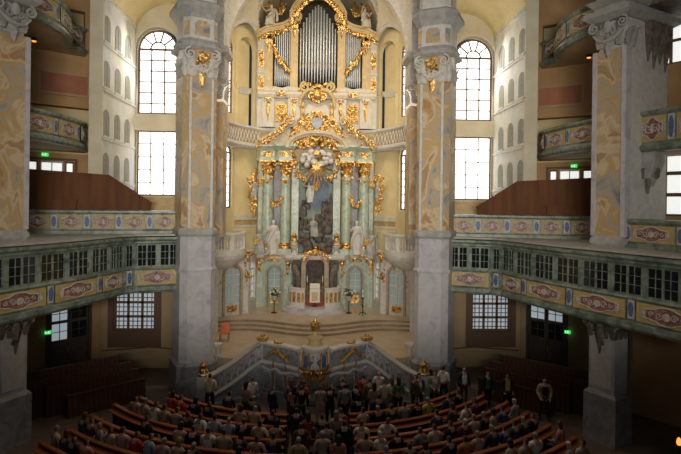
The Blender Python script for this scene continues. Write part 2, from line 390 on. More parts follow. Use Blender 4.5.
# ---- bays with the tall windows, stair towers, recess walls ---------------
for s in (-1, 1):
    sd = SIDE[s]
    # outer bay wall at Y=31, upper part above the gallery floor
    fr = Fr((0, 31.0), (1, 0))           # a = X, b towards viewer
    w0, w1 = 8.12, 10.36
    if s < 0: X0, X1, A0, A1 = -11.0, -6.3, -w1, -w0
    else: X0, X1, A0, A1 = 6.3, 11.0, w0, w1
    m = MB(fr)
    arch_wall(m, X0, X1, 14.1, 22.5, A0-.12, A1+.12, 14.3, 18.05, -.45, 0, 16)
    rect_wall(m, X0, X1, 7.7, 14.1, A0-.1, A1+.1, 9.6, 13.35, -.45, 0)
    # raised white reveal around the opening
    r = (w1-w0)/2+.12; c = (A0+A1)/2
    for i in range(16):
        t0, t1 = PI*i/16, PI*(i+1)/16
        m.plate([(c+r*cos(t0), 18.05+r*sin(t0)), (c+(r+.24)*cos(t0), 18.05+(r+.24)*sin(t0)), (c+(r+.24)*cos(t1), 18.05+(r+.24)*sin(t1)), (c+r*cos(t1), 18.05+r*sin(t1))], 0, .1)
    m.box(A0-.36, A0-.12, 0, .1, 8.6, 18.05); m.box(A1+.12, A1+.36, 0, .1, 8.6, 18.05)
    m.box(A0-.3, A1+.3, 0, .12, 13.35, 13.5)
    struct('bay_wall_'+sd, m, M['pale_cream'])
    arched_window(fr, A0, A1, 14.3, 18.05, -.2, 3, 6, M['sky_glass'], M['frame_brown'])
    rect_window(fr, A0, A1, 9.6, 13.35, -.2, 3, 5, M['sky_glass'], M['frame_brown'])
    # barrel vault of the bay
    m = MB(); n = 14; ins = []; out = []
    cx = s*8.52; ra, rb = 2.0, 2.5
    for i in range(n):
        t0, t1 = PI*i/n, PI*(i+1)/n
        q = [(cx+ra*cos(t0), 18.75+1.9*sin(t0)), (cx+rb*cos(t0), 18.75+2.4*sin(t0)), (cx+rb*cos(t1), 18.75+2.4*sin(t1)), (cx+ra*cos(t1), 18.75+1.9*sin(t1))]
        m.hull8([(x, 26.2, z) for x, z in q], [(x, 30.99, z) for x, z in q])
    struct('bay_ceiling_'+sd, m, M['cream_wall'])
    # wall between bay and chancel
    m = MB(); xs = sorted((s*6.35, s*6.6)); m.box(xs[0], xs[1], 27.4, 31.0, 7.7, 22); struct('chancel_wall_'+sd, m, M['cream_wall'])
    # stair tower: inner face X=10.2 from Y=25.3 to 31, white, with five rows of blind windows
    fr = frame_between((s*10.47, 26.25), (s*10.47, 31.0), (0, 28))
    m = MB(fr); m.box(0, fr.L, -.5, 0, 7.7, 24.5)
    zr = [10.52, 12.65, 15.05, 17.28, 19.55]; NA = [.55, 2.02, 3.5]
    for z in zr:
        m.box(.1, fr.L, 0, .07, z-.42, z-.30)
    m.box(.1, fr.L, 0, .09, 21.2, 21.4)
    for z in zr:
        for a in NA:
            m.box(a-.5, a+.5, 0, .1, z-.3, z-.2)
    tw = struct('tower_wall_'+sd, m, M['white_wall'])
    for z in zr:
        for a in NA:
            g = MB(fr); g.plate(arch_poly(a-.40, a+.40, z-.2, z+.72, 8), .005, .02)
            w = struct(wname(), g, M['niche_grey'])
            g = MB(fr); g.box(a-.012, a+.012, .02, .03, z-.2, z+1.1); g.box(a-.38, a+.38, .02, .03, z+.3, z+.325); g.build('glazing_bars', M['niche_grey'], w)
    # tower corner pilaster and short face towards the recess
    m = MB(); m.prism([(s*10.43, 26.35), (s*10.43, 26.2), (s*11.0, 26.05), (s*11.05, 26.4)], 7.7, 24.5)
    struct(tname(), m, M['pale_cream'])
    m = MB(); m.prism([(s*11.05, 26.38), (s*11.7, 27.9), (s*11.7, 30), (s*10.8, 30), (s*10.5, 26.38)], 7.7, 24.5)
    struct('tower_back_wall_'+sd, m, M['tan_wall'])
    # recess back wall behind the balconies
    p, q = (s*15.6, 25.3), (s*11.35, 28.1)
    fr = frame_between(p, q, (0, 20)); L = fr.L
    if Vector((q[0]-p[0], q[1]-p[1])).dot(Vector((fr.u.x, fr.u.y))) < 0: pass
    m = MB(fr)
    m.box(0, L, -.4, 0, 7.7, 11.6)
    rect_wall(m, 0, L, 11.6, 15.3, L-3.1, L-.35, 11.6, 13.95, -.4, 0)
    m.box(0, L, -.4, 0, 15.3, 16.6)
    rect_wall(m, 0, L, 16.6, 22.5, L-1.9, L-.7, 16.6, 18.9, -.4, 0)
    m.box(0, L, 0, .10, 13.95, 14.2); m.box(0, .35, 0, .12, 11.6, 22); m.box(L-.3, L, 0, .12, 11.6, 22)
    struct('recess_wall_'+sd, m, M['ochre_wall'])
    m = MB(fr); m.box(0, L, -1.6, -.9, 7.7, 22.5); struct('recess_back_wall_'+sd, m, M['cream_wall'])
    pm = MB(fr); pm.box(L-2.65, L-.55, .0, .05, 14.62, 15.55); pw = struct(tname(), pm, M['pink_panel'])
    pm = MB(fr); pm.box(L-3.75, L-3.3, .0, .05, 11.9, 15.6); struct(tname(), pm, M['pink_panel'])
    pm = MB(fr); rect_wall(pm, L-2.78, L-.42, 14.5, 15.67, L-2.65, L-.55, 14.62, 15.55, 0, .07); struct(tname(), pm, M['tan_wall'])
    # glazed door to the gallery in the recess wall, below the balcony
    DX = L-2.75
    dm = MB(fr); rect_wall(dm, DX-.6, DX+1.75, 7.72, 11.35, DX-.5, DX+1.65, 7.72, 11.25, .0, .12)
    d = struct(dname(), dm, M['frame_brown'])
    for a0, a1, nm in ((-.45, .0, 'side_light'), (.12, 1.12, 'door_leaf'), (1.22, 1.6, 'side_light')):
        g = MB(fr); g.box(DX+a0, DX+a1, .02, .06, 7.75, 11.2); lf = g.build(nm, M['frame_white'] if nm == 'door_leaf' else M['frame_brown'], d)
        k = 2 if nm == 'door_leaf' else 1
        for i in range(k):
            for z0, z1 in ((9.3, 10.15), (10.25, 11.1)):
                x0 = DX+a0+.06+(a1-a0-.06)/k*i; g = MB(fr); g.box(x0, x0+(a1-a0-.06)/k-.06, .06, .075, z0, z1); g.build('glass_pane', M['lit_pane'], lf)
    # floor slab of the galleries (also the ceiling below)
    m = MB()
    if s > 0: poly = [(6.9, 26.4), (6.9, 31), (10.2, 31), (10.2, 30), (15.6, 27), (19, 18), (16, 13), (12.7, 13.6), (12.1, 16.4), (11.2, 18.9), (10.25, 21.4), (9.75, 23), (9.4, 24.9), (8.9, 25.6)]
    else: poly = [(6.9, 26.4), (6.9, 31), (10.2, 31), (10.2, 30), (15.6, 27), (16.5, 22), (14, 17.5), (11.7, 17.6), (11.2, 18.9), (10.25, 21.4), (9.75, 23), (9.4, 24.9), (8.9, 25.6)]
    m.prism(mir(poly, s), 7.45, 7.60); struct('ceiling_'+sd, m, M['tan_wall'])
    # ---- ground floor outer walls
    fr = Fr((0, 30.0), (1, 0))
    A0, A1 = (-11.15, -8.85) if s < 0 else (8.95, 11.25)
    X0, X1 = (-12.0, -6.2) if s < 0 else (6.2, 12.0)
    m = MB(fr); rect_wall(m, X0, X1, 0, 7.45, A0, A1, 2.05, 5.2, -.45, 0)
    m.box(X0, X1, 0, .06, 0, .9)
    struct('wall_outer_'+sd, m, M['tan_wall'])
    m = MB(fr); rect_wall(m, A0-.3, A1+.3, 1.15, 5.5, A0, A1, 2.05, 5.2, 0, .08); struct(tname(), m, M['frame_brown'])
    w = rect_window(fr, A0, A1, 2.05, 5.2, -.12, 3, 4, M['grey_glass'], M['frame_brown'], bw=.13, fw=.13)
    g = MB(fr)
    for i in range(1, 9):
        if i % 3: x = A0+(A1-A0)*i/9; g.box(x-.02, x+.02, -.13, -.08, 2.05, 5.2)
    for k in range(1, 12):
        if k % 3: z = 2.05+3.15*k/12; g.box(A0, A1, -.13, -.08, z-.02, z+.02)
    g.build('lead_lattice', M['frame_brown'], w)
    # handrail on that wall
    m = MB(fr); m.tube([(X0+.3, .12, .98), ((X0+X1)/2, .12, 1.18 if s < 0 else 1.18), (X1-.3, .12, .98)], .035); struct(tname(), m, M['frame_brown'])
    p, q = (s*11.8, 29.85), (s*15.6, 25.6)
    fr = frame_between(p, q, (0, 20)); L = fr.L
    m = MB(fr); m.box(0, L, -.4, 0, 0, 7.45); m.box(0, L, 0, .05, 0, .5); struct('door_wall_'+sd, m, M['ochre_wall'] if s < 0 else M['tan_wall'])
    DX = {-1: .72, 1: .55}[s]; DW = 2.0
    dm = MB(fr); rect_wall(dm, DX-.14, DX+DW+.14, .3, 3.95, DX, DX+DW, .3, 3.8, 0, .16); d = struct(dname(), dm, M['door_grey'])
    for k in range(2):
        a0 = DX+k*DW/2+.02; a1 = a0+DW/2-.04
        g = MB(fr); g.box(a0, a1, .02, .09, .3, 3.78)
        for zz in (.5, 1.25):
            g.box(a0+.12, a1-.12, .09, .12, zz, zz+.6)
        lf = g.build('door_leaf', M['door_grey'], d)
        lit = (k == 1) if s < 0 else False
        for i in range(2):
            for z0, z1 in ((2.02, 2.42), (2.46, 2.86), (3.02, 3.36), (3.40, 3.72)):
                x0 = a0+.1+i*(a1-a0-.16)/2
                on = lit or (s > 0 and z0 > 3 and True)
                g = MB(fr); g.box(x0, x0+(a1-a0-.16)/2-.05, .09, .10, z0, z1); g.build('glass_pane', M['grey_glass'] if on else M['dark_glass'], lf)
    g = MB(fr); g.tube([(DX+DW/2+.1, .13, 1.3), (DX+DW/2+.1, .17, 1.35), (DX+DW/2+.1, .17, 1.6), (DX+DW/2+.1, .13, 1.65)], .02); g.build('door_handle', M['gold'], d)

# wall beyond the near right pier (window daylight on the far right)
fr = frame_between((14.3, 23.2), (19.2, 16.0), (0, 14.5)); L = fr.L
def onfr(fr, px, py):
    d = ray(px, py); t = (fr.o-CAM).dot(fr.n)/d.dot(fr.n); w = CAM+d*t
    return (w-fr.o).dot(fr.u), w.z
a0, z1 = onfr(fr, 638, 24); a1, z0 = onfr(fr, 690, 72); a1 = a0+2.6; z0 = onfr(fr, 640, 70)[1]
b0, y1 = onfr(fr, 663, 152); b1 = b0+1.1; y0 = 8.9
m = MB(fr)
m.box(0, L, -.4, 0, 0, 7.4)
rect_wall(m, 0, L, 7.7, (y1+z0)/2, b0, b1+1.5, y0, y1, -.4, 0)
rect_wall(m, 0, L, (y1+z0)/2, 22, a0, a1, z0, z1, -.4, 0)
struct('wall_far_right', m, M['ochre_wall'])
m = MB(frame_between((-14.3, 23.2), (-19.2, 16.0), (0, 14.5))); m.box(0, L, -.4, 0, 0, 22); struct('wall_far_left', m, M['ochre_wall'])
rect_window(fr, a0, a1, z0, z1, -.2, 4, 2, M['lit_pane'], M['frame_brown'], bw=.12, fw=.10)
rect_window(fr, b0, b1+1.5, y0, y1, -.2, 3, 3, M['lit_pane'], M['frame_brown'], bw=.16, fw=.10)

# ---- chancel: floor, steps, apse -----------------------------------------
mb = MB(); mb.prism([(-6.6, 27.2), (-4.4, 26.0), (-2.6, 25.75), (-1.05, 24.9), (1.05, 24.9), (2.6, 25.75), (4.4, 26.0), (6.6, 27.2), (6.6, 40), (-6.6, 40)], 0, 1.7)
struct('chancel_floor', mb, M['floor_stone'])
def step_front(o):   # serpentine step edge, protruding in the middle
    pts = []
    for i in range(41):
        x = -6.3+12.6*i/40
        y = 31.6-1.45*.5*(1+cos(PI*min(1, abs(x)/4.2)))+o-.25*max(0, abs(x)-4.6)
        pts.append((x, y))
    return pts
for k in range(3):
    p = step_front(k*.42); top_ = p+[(6.3, 39.5), (-6.3, 39.5)]
    m = MB(); m.prism(top_, 1.7+.17*k, 1.7+.17*(k+1)-.035)
    t = struct(tname(), m, M['step_stone'])
    m = MB(); m.prism([(x, y-.03) for x, y in p]+[(6.3, 39.5), (-6.3, 39.5)], 1.7+.17*(k+1)-.035, 1.7+.17*(k+1)); m.build('tread', M['floor_stone'], t)
CF = 2.21   # upper chancel floor

def ap(t, k=1.0, dy=0): return (6.35*k*cos(radians(t)), 33+6*k*sin(radians(t))+dy)
tb = [-12, 0, 16, 29, 48]
for s in (-1, 1):
    sd = SIDE[s]
    m = MB(); xs = sorted((s*6.36, s*6.9)); m.box(xs[0], xs[1], 27.4, 33.0, 0, 24.5); struct('choir_wall_'+sd, m, M['cream_wall'])
    def chord(t0, t1): return frame_between(mir([ap(t0)], s)[0], mir([ap(t1)], s)[0], (0, 30))
    # chord 0-16 plain
    fr = chord(0, 16); m = MB(fr); m.box(-.05, fr.L, -.4, 0, 0, 24); m.box(0, fr.L, 0, .12, 16.9, 17.3); struct('apse_side_wall_'+sd, m, M['cream_wall'])
    # chord 16-30: windows, lower and upper
    fr = chord(16, 30); L = fr.L; m = MB(fr)
    m.box(0, L, -.4, 0, 0, 8.4)
    arch_wall(m, 0, L, 8.4, 14, .28, L-.28, 8.9, 12.6, -.4, 0)
    arch_wall(m, 0, L, 14, 24, .28, L-.28, 15.2, 19.6, -.4, 0)
    struct('apse_window_wall_'+sd, m, M['cream_wall'])
    arched_window(fr, .28, L-.28, 8.9, 12.6, -.2, 2, 7, M['sky_glass'], M['frame_brown'], fan=False)
    arched_window(fr, .28, L-.28, 15.2, 19.6, -.2, 2, 8, M['sky_glass'], M['frame_brown'], fan=False)
    # chord 30-49: deep arched recess
    fr = chord(30, 49); L = fr.L; m = MB(fr)
    arch_wall(m, 0, L, 14.0, 24, .25, L-.25, 14.0, 19.9, -.4, 0)
    m.box(0, L, -.4, 0, 0, 14)
    m.box(.22, L-.22, -.95, -.7, 14, 22)
    for x in (0, L-.25): m.box(x, x+.25, -.7, .07, 17.0, 17.35)
    struct('apse_recess_wall_'+sd, m, M['cream_wall'])
    m = MB(fr); m.box(.25, L-.25, -.7, -.62, 16.9, 17.35); m.box(0, L, .0, .10, 8.1, 8.4); m.box(0, L, .0, .06, 7.6, 7.75); struct(tname(), m, M['white_stone'])
    m = MB(fr); m.box(.05, L-.05, 0, .05, 7.75, 8.1); struct(tname(), m, M['panel_yellow'])
    # lower wall with the glazed chancel door, set in front under the balcony
    p, q = (s*6.3, 32.6), (s*4.25, 34.15)
    fr = frame_between(p, q, (0, 28)); L = fr.L
    da0, da1 = L-1.85, L-.45
    m = MB(fr); arch_wall(m, 0, L, CF-.5, 6.0, da0, da1, CF-.5, 4.75, -.3, 0)
    m.box(0, L+.05, -.3, .10, 5.75, 6.0)
    struct('sacristy_wall_'+sd, m, M['white_stone'])
    m = MB(fr); outer = arch_poly(da0, da1, CF, 4.75, 14); inner = arch_poly(da0+.16, da1-.16, CF+.05, 4.75, 14)
    for i in range(len(outer)):
        j = (i+1) % len(outer)
        if i: m.plate([outer[i], outer[j], inner[j], inner[i]], -.06, .09)
    d = struct(dname(), m, M['arch_tan'])
    g = MB(fr); g.plate(arch_poly(da0+.1, da1-.1, CF, 4.75, 14), -.14, -.12); g.build('glass_pane', M['teal_glass'], d)
    g = MB(fr); cx = (da0+da1)/2
    g.box(cx-.04, cx+.04, -.12, -.06, CF, 5.4); g.box(da0+.1, da1-.1, -.12, -.06, 4.05, 4.13)
    for z in (3.4, 4.7): g.box(da0+.1, da1-.1, -.12, -.07, z, z+.05)
    for x in (da0+.42, da1-.42): g.box(x-.015, x+.015, -.12, -.08, CF+.7, 5.2)
    for t in (PI*.25, PI*.75): g.tube([(cx, -.1, 4.75), (cx+.55*cos(t), -.1, 4.75+.55*sin(t))], .02)
    g.build('glazing_bars', M['frame_white'], d)
    g = MB(fr); g.box(da0+.1, da1-.1, -.12, -.06, CF, CF+.75); pn = g.build('door_panel', M['organ_white'], d)
    g = MB(fr); g.spiral(cx-.14, -.05, CF+.38, .15, 1.3, 1, .04); g.spiral(cx+.14, -.05, CF+.38, .15, 1.3, -1, .04, PI); g.box(cx-.35, cx+.35, -.06, -.04, CF+.2, CF+.58); g.build('gilt_relief', M['gold'], pn)
    # narrow side window towards the retable and a dark niche at the outer side
    p, q = (s*4.25, 34.15), (s*3.9, 36.6)
    fr = frame_between(p, q, (0, 35)); L = fr.L
    m = MB(fr); arch_wall(m, 0, L, 1.7, 6.2, .45, L-.75, 2.9, 4.9, -.3, 0); struct('vestry_wall_'+sd, m, M['white_stone'])
    arched_window(fr, .45, L-.75, 2.9, 4.9, -.15, 2, 4, M['grey_glass'], M['frame_white'], fan=False)
    p, q = (s*6.3, 32.62), (s*5.75, 31.2)
    fr = frame_between(p, q, (0, 31.5)); L = fr.L
    m = MB(fr); m.box(0, L, -.3, 0, 1.7, 5.9); m.box(L-.32, L, 0, .12, 1.7, 5.9); struct('niche_wall_'+sd, m, M['white_stone'])
    g = MB(fr); g.plate(arch_poly(.28, L-.45, 1.9, 4.1, 10), .0, .05); struct(dname(), g, M['frame_brown'])
# apse back wall (behind retable and below organ) and half dome with organ recess
m = MB(); m.hull8([(-4.3, 38.3, 0), (4.3, 38.3, 0), (4.3, 38.7, 0), (-4.3, 38.7, 0)], [(-4.3, 38.3, 14.6), (4.3, 38.3, 14.6), (4.3, 38.7, 14.6), (-4.3, 38.7, 14.6)])
struct('apse_wall', m, M['cream_wall'])
m = MB()
for x0, x1 in ((-4.5, -4.1), (4.1, 4.5)): m.box(x0, x1, 37.4, 43.6, 14.6, 21.5)
m.box(-4.5, 4.5, 43.6, 44, 14.4, 26.5); m.box(-4.5, 4.5, 38.3, 44, 14.4, 14.6)
for i in range(14):
    t0, t1 = PI*i/14, PI*(i+1)/14
    q = [(4.1*cos(t0), 21.5+3.6*sin(t0)), (4.5*cos(t0), 21.5+4.1*sin(t0)), (4.5*cos(t1), 21.5+4.1*sin(t1)), (4.1*cos(t1), 21.5+3.6*sin(t1))]
    m.hull8([(x, 36.2, z) for x, z in q], [(x, 43.9, z) for x, z in q])
struct('organ_recess_wall', m, M['pale_cream'])
m = MB(); nt, nphi = 144, 44; RV = [[None]*(nphi+1) for _ in range(nt+1)]
for i in range(nt+1):
    for j in range(nphi+1):
        t = PI*i/nt; ph = PI/2*j/nphi
        RV[i][j] = m.bm.verts.new((6.3*cos(t)*cos(ph), 33+6*sin(t)*cos(ph), 18.3+6.2*sin(ph)))
for i in range(nt):
    for j in range(nphi):
        c = sum((RV[a][b].co for a, b in ((i, j), (i+1, j), (i+1, j+1), (i, j+1))), Vector())/4
        t_ = PI*(i+.5)/nt
        hole = abs(c.x) < 4.05 and c.y > 34 and c.z < 21.5+3.6*sqrt(max(0, 1-(c.x/4.1)**2))
        low = c.z < 21.0 and 25 < abs(degrees(atan2((c.y-33)/6, c.x/6.3))-90) < 76 and False
        lun = 12.5 < min(degrees(t_), 180-degrees(t_)) < 51 and c.z < 18.9+2.5*sqrt(max(0, 1-((min(degrees(t_), 180-degrees(t_))-31)/19.5)**2))
        if not hole and not lun: m.bm.faces.new((RV[i][j], RV[i+1][j], RV[i+1][j+1], RV[i][j+1]))
bmesh.ops.solidify(m.bm, geom=m.bm.faces[:], thickness=.12)
apc = struct('apse_ceiling', m, M['pale_cream'], smooth=True)
for s in (-1, 1):
    pts = []
    for i in range(25):
        tt = 11.9+39.2*i/24; zz = 18.9+2.5*sqrt(max(0, 1-((tt-31.5)/19.6)**2)); ph = asin((zz-18.3)/6.2)
        pts.append((s*6.3*cos(radians(tt))*cos(ph), 33+6*sin(radians(tt))*cos(ph), zz))
    pts = [(pts[0][0], pts[0][1], 17.3)]+pts+[(pts[-1][0], pts[-1][1], 17.3)]
    m = MB(); m.tube(pts, .16, 6); m.build('lunette_rib', M['white_stone'], apc, smooth=True)
# barrel vault of the choir with rib arches
m = MB(); n = 24
for i in range(n):
    t0, t1 = PI*i/n, PI*(i+1)/n
    q = [(6.36*cos(t0), 18.6+6.2*sin(t0)), (6.8*cos(t0), 18.6+6.6*sin(t0)), (6.8*cos(t1), 18.6+6.6*sin(t1)), (6.36*cos(t1), 18.6+6.2*sin(t1))]
    m.hull8([(x, 27.4, z) for x, z in q], [(x, 33.0, z) for x, z in q])
struct('choir_ceiling', m, M['pale_cream'])
for yy, w, ri in ((33.0, .55, 5.5), (27.4, 1.0, 5.75)):
    m = MB()
    for i in range(n):
        t0, t1 = PI*i/n, PI*(i+1)/n; ro = 6.45
        q = [(ri*cos(t0), 18.6+(ri-.1)*sin(t0)), (ro*cos(t0), 18.6+6.3*sin(t0)), (ro*cos(t1), 18.6+6.3*sin(t1)), (ri*cos(t1), 18.6+(ri-.1)*sin(t1))]
        m.hull8([(x, yy-w/2, z) for x, z in q], [(x, yy+w/2, z) for x, z in q])
    for s in (-1, 1): xs = sorted((s*ri, s*6.45)); m.box(xs[0], xs[1], yy-w/2, yy+w/2, 14.0 if yy > 30 else 17.5, 18.6)
    struct(tname(), m, M['white_stone'])
# ================================================================== PIERS
def rad_frame(x, y):
    """a = along the face, b = towards the nave centre"""
    d = Vector((0, 14.5))-Vector((x, y)); d.normalize()
    u = Vector((-d.y, d.x)) if x > 0 else Vector((d.y, -d.x))
    fr = Fr((x, y), (u.x, u.y)); fr.n = Vector((d.x, d.y, 0)); return fr   # +a = towards the camera / outside
def offset_poly(p, e):
    """grow a convex polygon outwards by e"""
    n = len(p); c = Vector((sum(q[0] for q in p)/n, sum(q[1] for q in p)/n)); out = []
    area = sum(p[i][0]*p[(i+1) % n][1]-p[(i+1) % n][0]*p[i][1] for i in range(n)); sg = 1 if area > 0 else -1
    for i in range(n):
        a, b, d = Vector(p[i-1]), Vector(p[i]), Vector(p[(i+1) % n])
        d1 = (b-a).normalized(); d2 = (d-b).normalized()
        n1 = Vector((d1.y, -d1.x))*sg; n2 = Vector((d2.y, -d2.x))*sg
        k = (n1+n2); k = k/max(.3, k.dot(n1)) if k.length > 1e-6 else n1
        out.append(tuple(b+k*e))
    return out
def mould(mb, poly, steps):
    """stack of (z0,z1,e0,e1)"""
    for z0, z1, e0, e1 in steps: mb.prism(offset_poly(poly, e0), z0, z1, offset_poly(poly, e1))
def capital(mbs, mbg, a0, a1, b, z0, z1, n=3):
    """foliate capital on a face from a0 to a1 at depth b: leaves, volutes, drops"""
    h = z1-z0; w = a1-a0
    for row, (zz, hh, k) in enumerate(((z0+.08*h, .45*h, n), (z0+.38*h, .42*h, n+1))):
        for i in range(k):
            a = a0+w*(i+.5)/k
            mbs.leaf(a, b-.02, zz, w/k*.95, hh, .34, 0, .05)
    for e, sg in ((a0, 1), (a1, -1)):
        mbs.spiral(e+sg*.02, b+.12, z1-.22*h, .2*h, 1.6, sg, .055, PI/2)
    c = (a0+a1)/2
    mbs.tube([(a0, b+.1, z0+.55*h), (c-.25*w, b+.2, z0+.3*h), (c, b+.22, z0+.22*h), (c+.25*w, b+.2, z0+.3*h), (a1, b+.1, z0+.55*h)], [.05, .075, .09, .075, .05])
    m = mbg or mbs
    m.ball((c, b+.16, z1-.28*h), (.17, .12, .26), 8, 6)
    m.leaf(c, b+.05, z0-.22*h, .3, .55*h, .2, 0, .05); m.spiral(c-.2, b+.14, z0+.55*h, .16, 1.3, 1, .04); m.spiral(c+.2, b+.14, z0+.55*h, .16, 1.3, -1, .04, PI)
    m.tube([(c, b+.12, z0+.05*h), (c, b+.1, z0-.30*h)], [.10, .02])

for s in (-1, 1):
    sd = SIDE[s]
    fr = rad_frame(s*5.84, 26.0)
    poly = [(-.82, -.9), (-.82, .45), (-.54, .75), (.54, .75), (.82, .45), (.82, -.9)]
    pier = empty('marble_pier', (s*5.75, 26.0, 0), 'tall yellow marble pier with gilt capital on the %s of the chancel arch' % sd, 'pier', 'chancel arch piers')
    m = MB(fr); mould(m, poly, [(0, 1.55, .14, .14), (1.55, 1.68, .14, .04)]); m.build('plinth', M['dark_lilac_marble'], pier)
    m = MB(fr); mould(m, poly, [(1.68, 5.95, .02, .02), (5.95, 6.05, .07, .10), (6.05, 6.18, .10, .04), (6.18, 7.62, .02, .02)]); m.build('pedestal', M['lilac_marble'], pier)
    m = MB(fr); mould(m, poly, [(7.62, 7.74, .04, .12), (7.74, 7.9, .12, .12), (7.9, 8.02, .12, .03)]); m.build('base_moulding', M['grey_stone'], pier)
    m = MB(fr); m.prism(poly, 8.02, 16.6); m.build('shaft', M['yellow_marble'], pier)
    for a in (-.52, .52):
        m = MB(fr); m.box(a-.06, a+.06, .68, .81, 8.02, 15.1); m.build('pilaster_strip', M['white_stone'], pier)
    m = MB(fr); m.box(-.43, .43, .75, .78, 8.3, 14.9); m.build('face_panel', M['yellow_marble'], pier)
    ms, mg = MB(fr), MB(fr)
    capital(ms, mg, -.60, .60, .78, 15.05, 16.48, 3)
    clutter(ms, [(-.75, .75, 16.1), (-.4, .92, 15.6), (0, .95, 15.4), (.4, .92, 15.6), (.75, .75, 16.1)], 22, .2, 5, .14)
    clutter(mg, [(-.2, 1.0, 16.3), (0, 1.02, 15.8), (.2, 1.0, 16.3), (.0, 1.0, 15.2)], 18, .17, 6, .12)
    # capitals on the chamfers and sides
    for sg in (-1, 1):
        d = Vector((.42, .42)).normalized()
        for i in range(2):
            t = (i+.5)/2; a = sg*(.54+.28*t); b = .75-.30*t
            ms.leaf(a, b, 15.2, .3, .6, .32, 0, .05, db=d.y, da=sg*d.x); ms.leaf(a, b, 15.65, .28, .55, .34, 0, .05, db=d.y, da=sg*d.x)
        ms.ball((sg*.88, .40, 16.2), (.16, .16, .2), 8, 6)
        for b in (.1, -.3, -.7):
            ms.leaf(sg*.80, b, 15.2, .36, .6, .32, 0, .05, db=0, da=sg); ms.leaf(sg*.80, b-.2, 15.65, .34, .58, .34, 0, .05, db=0, da=sg)
        ms.spiral(sg*.85, .45, 16.15, .22, 1.5, sg, .055, PI/2)
    cap = ms.build('capital', M['white_stone'], pier, smooth=True); mg.build('gilt_cartouche', M['gold'], cap, smooth=True)
    m = MB(fr); mould(m, poly, [(16.42, 16.54, .08, .22), (16.54, 16.66, .22, .22), (16.66, 16.78, .06, .06), (16.78, 16.88, .08, .16), (16.88, 16.94, .16, .04)]); m.build('entablature', M['grey_stone'], pier)
    m = MB(fr); mould(m, poly, [(16.94, 17.95, .0, .0)]); m.build('attic_block', M['white_stone'], pier)
    m = MB(fr)
    pp = [(-.34, 17.1), (.34, 17.1), (.34, 17.65), (.2, 17.8), (-.2, 17.8), (-.34, 17.65)]
    m.plate(pp, .75, .80)
    for sg in (-1, 1):
        m.hull8([(sg*.59, .70, 17.1), (sg*.77, .51, 17.1), (sg*.80, .54, 17.1), (sg*.62, .73, 17.1)], [(sg*.59, .70, 17.75), (sg*.77, .51, 17.75), (sg*.80, .54, 17.75), (sg*.62, .73, 17.75)])
    m.build('attic_panel', M['yellow_marble'], pier)
    m = MB(fr); mould(m, poly, [(17.95, 18.1, .04, .12), (18.1, 18.4, .10, .30), (18.4, 18.6, .30, .30), (18.6, 18.72, .30, .15)]); m.build('cornice', M['grey_stone'], pier)
    m = MB(fr); mould(m, poly, [(18.72, 21.5, -.05, -.05)]); m.build('arch_springer', M['white_stone'], pier)
    # second, lower pilaster of the choir wall behind the pier
    px_, py_ = s*5.47, 28.7
    f2 = Fr((px_, py_), (1, 0)); p2 = [(-.48, -.9), (-.48, .3), (.48, .3), (.48, -.9)]
    pl = empty('choir_pilaster', (px_, py_, 0), 'slim yellow marble pilaster just behind the %s chancel arch pier' % sd, 'pilaster', 'choir pilasters')
    m = MB(f2); m.prism([(-.1+s*.5, -.6), (.1+s*.5, -.6), (.1+s*.5, -.2), (-.1+s*.5, -.2)], 6.4, 7.5, offset_poly(p2, .05)); m.build('corbel', M['lilac_marble'], pl)
    m = MB(f2); m.prism(p2, 7.5, 14.6); m.build('shaft', M['yellow_marble'], pl)
    ms = MB(f2); capital(ms, None, -.48, .48, .3, 14.65, 15.8, 2)
    for b in (.1, -.3, -.7): ms.leaf(-s*.48, b, 14.75, .34, .9, .3, 0, .05, db=0, da=-s)
    ms.build('capital', M['grey_stone'], pl, smooth=True)
    m = MB(f2); mould(m, p2, [(15.75, 15.85, .05, .12), (15.85, 17.0, .03, .03), (17.0, 17.2, .05, .25), (17.2, 17.5, .25, .25), (17.5, 20.5, -.04, -.04)]); m.build('entablature', M['grey_stone'], pl)
    # near pier --------------------------------------------------------
    fr = rad_frame(s*11.52, 20.47)
    poly = [(-.62, 0), (.62, 0), (.62, -3.0), (-.62, -3.0)]
    lab = {-1: 'dark yellow marble pier cut by the left edge, in front of the balconies', 1: 'yellow marble pier with broad pale flank standing between the right balconies'}[s]
    pier = empty('gallery_pier', (s*11.4, 20.5, 0), lab, 'pier', 'gallery piers')
    m = MB(fr); mould(m, [(-.56, .30), (.56, .30), (.56, -.55), (-.56, -.55)], [(0, 1.85, .12, .12), (1.85, 1.97, .12, .03)]); m.build('plinth', M['dark_lilac_marble'], pier)
    m = MB(fr); m.prism([(-.54, .30), (.54, .30), (.54, -.55), (-.54, -.55)], 1.97, 5.0); m.build('lower_shaft', M['lilac_marble'], pier)
    m = MB(fr); m.prism([(-.44, .30), (.44, .30), (.44, .33), (-.44, .33)], 2.15, 4.0); m.build('lower_panel', M['white_stone'], pier)
    ms = MB(fr)
    for i in range(4): ms.leaf(-.48+.32*i, .32, 4.1, .32, .55, .3)
    for i in range(3): ms.leaf(-.35+.35*i, .34, 4.45, .34, .45, .5)
    ms.spiral(-.5, .5, 4.7, .2, 1.5, 1, .06, PI/2); ms.spiral(.5, .5, 4.7, .2, 1.5, -1, .06, PI/2)
    ms.tube([(0, .42, 4.5), (0, .42, 3.5)], [.16, .03]); ms.ball((0, .45, 4.5), (.18, .14, .24), 8, 6)
    clutter(ms, [(-.3, .4, 4.5), (0, .42, 3.9), (.3, .4, 4.5)], 10, .2, 3)
    for i in range(3): ms.leaf(.54, .2-.3*i, 4.1, .34, .6, .3, db=0, da=1)
    ms.box(-.7, .7, -.7, .55, 4.85, 4.97)
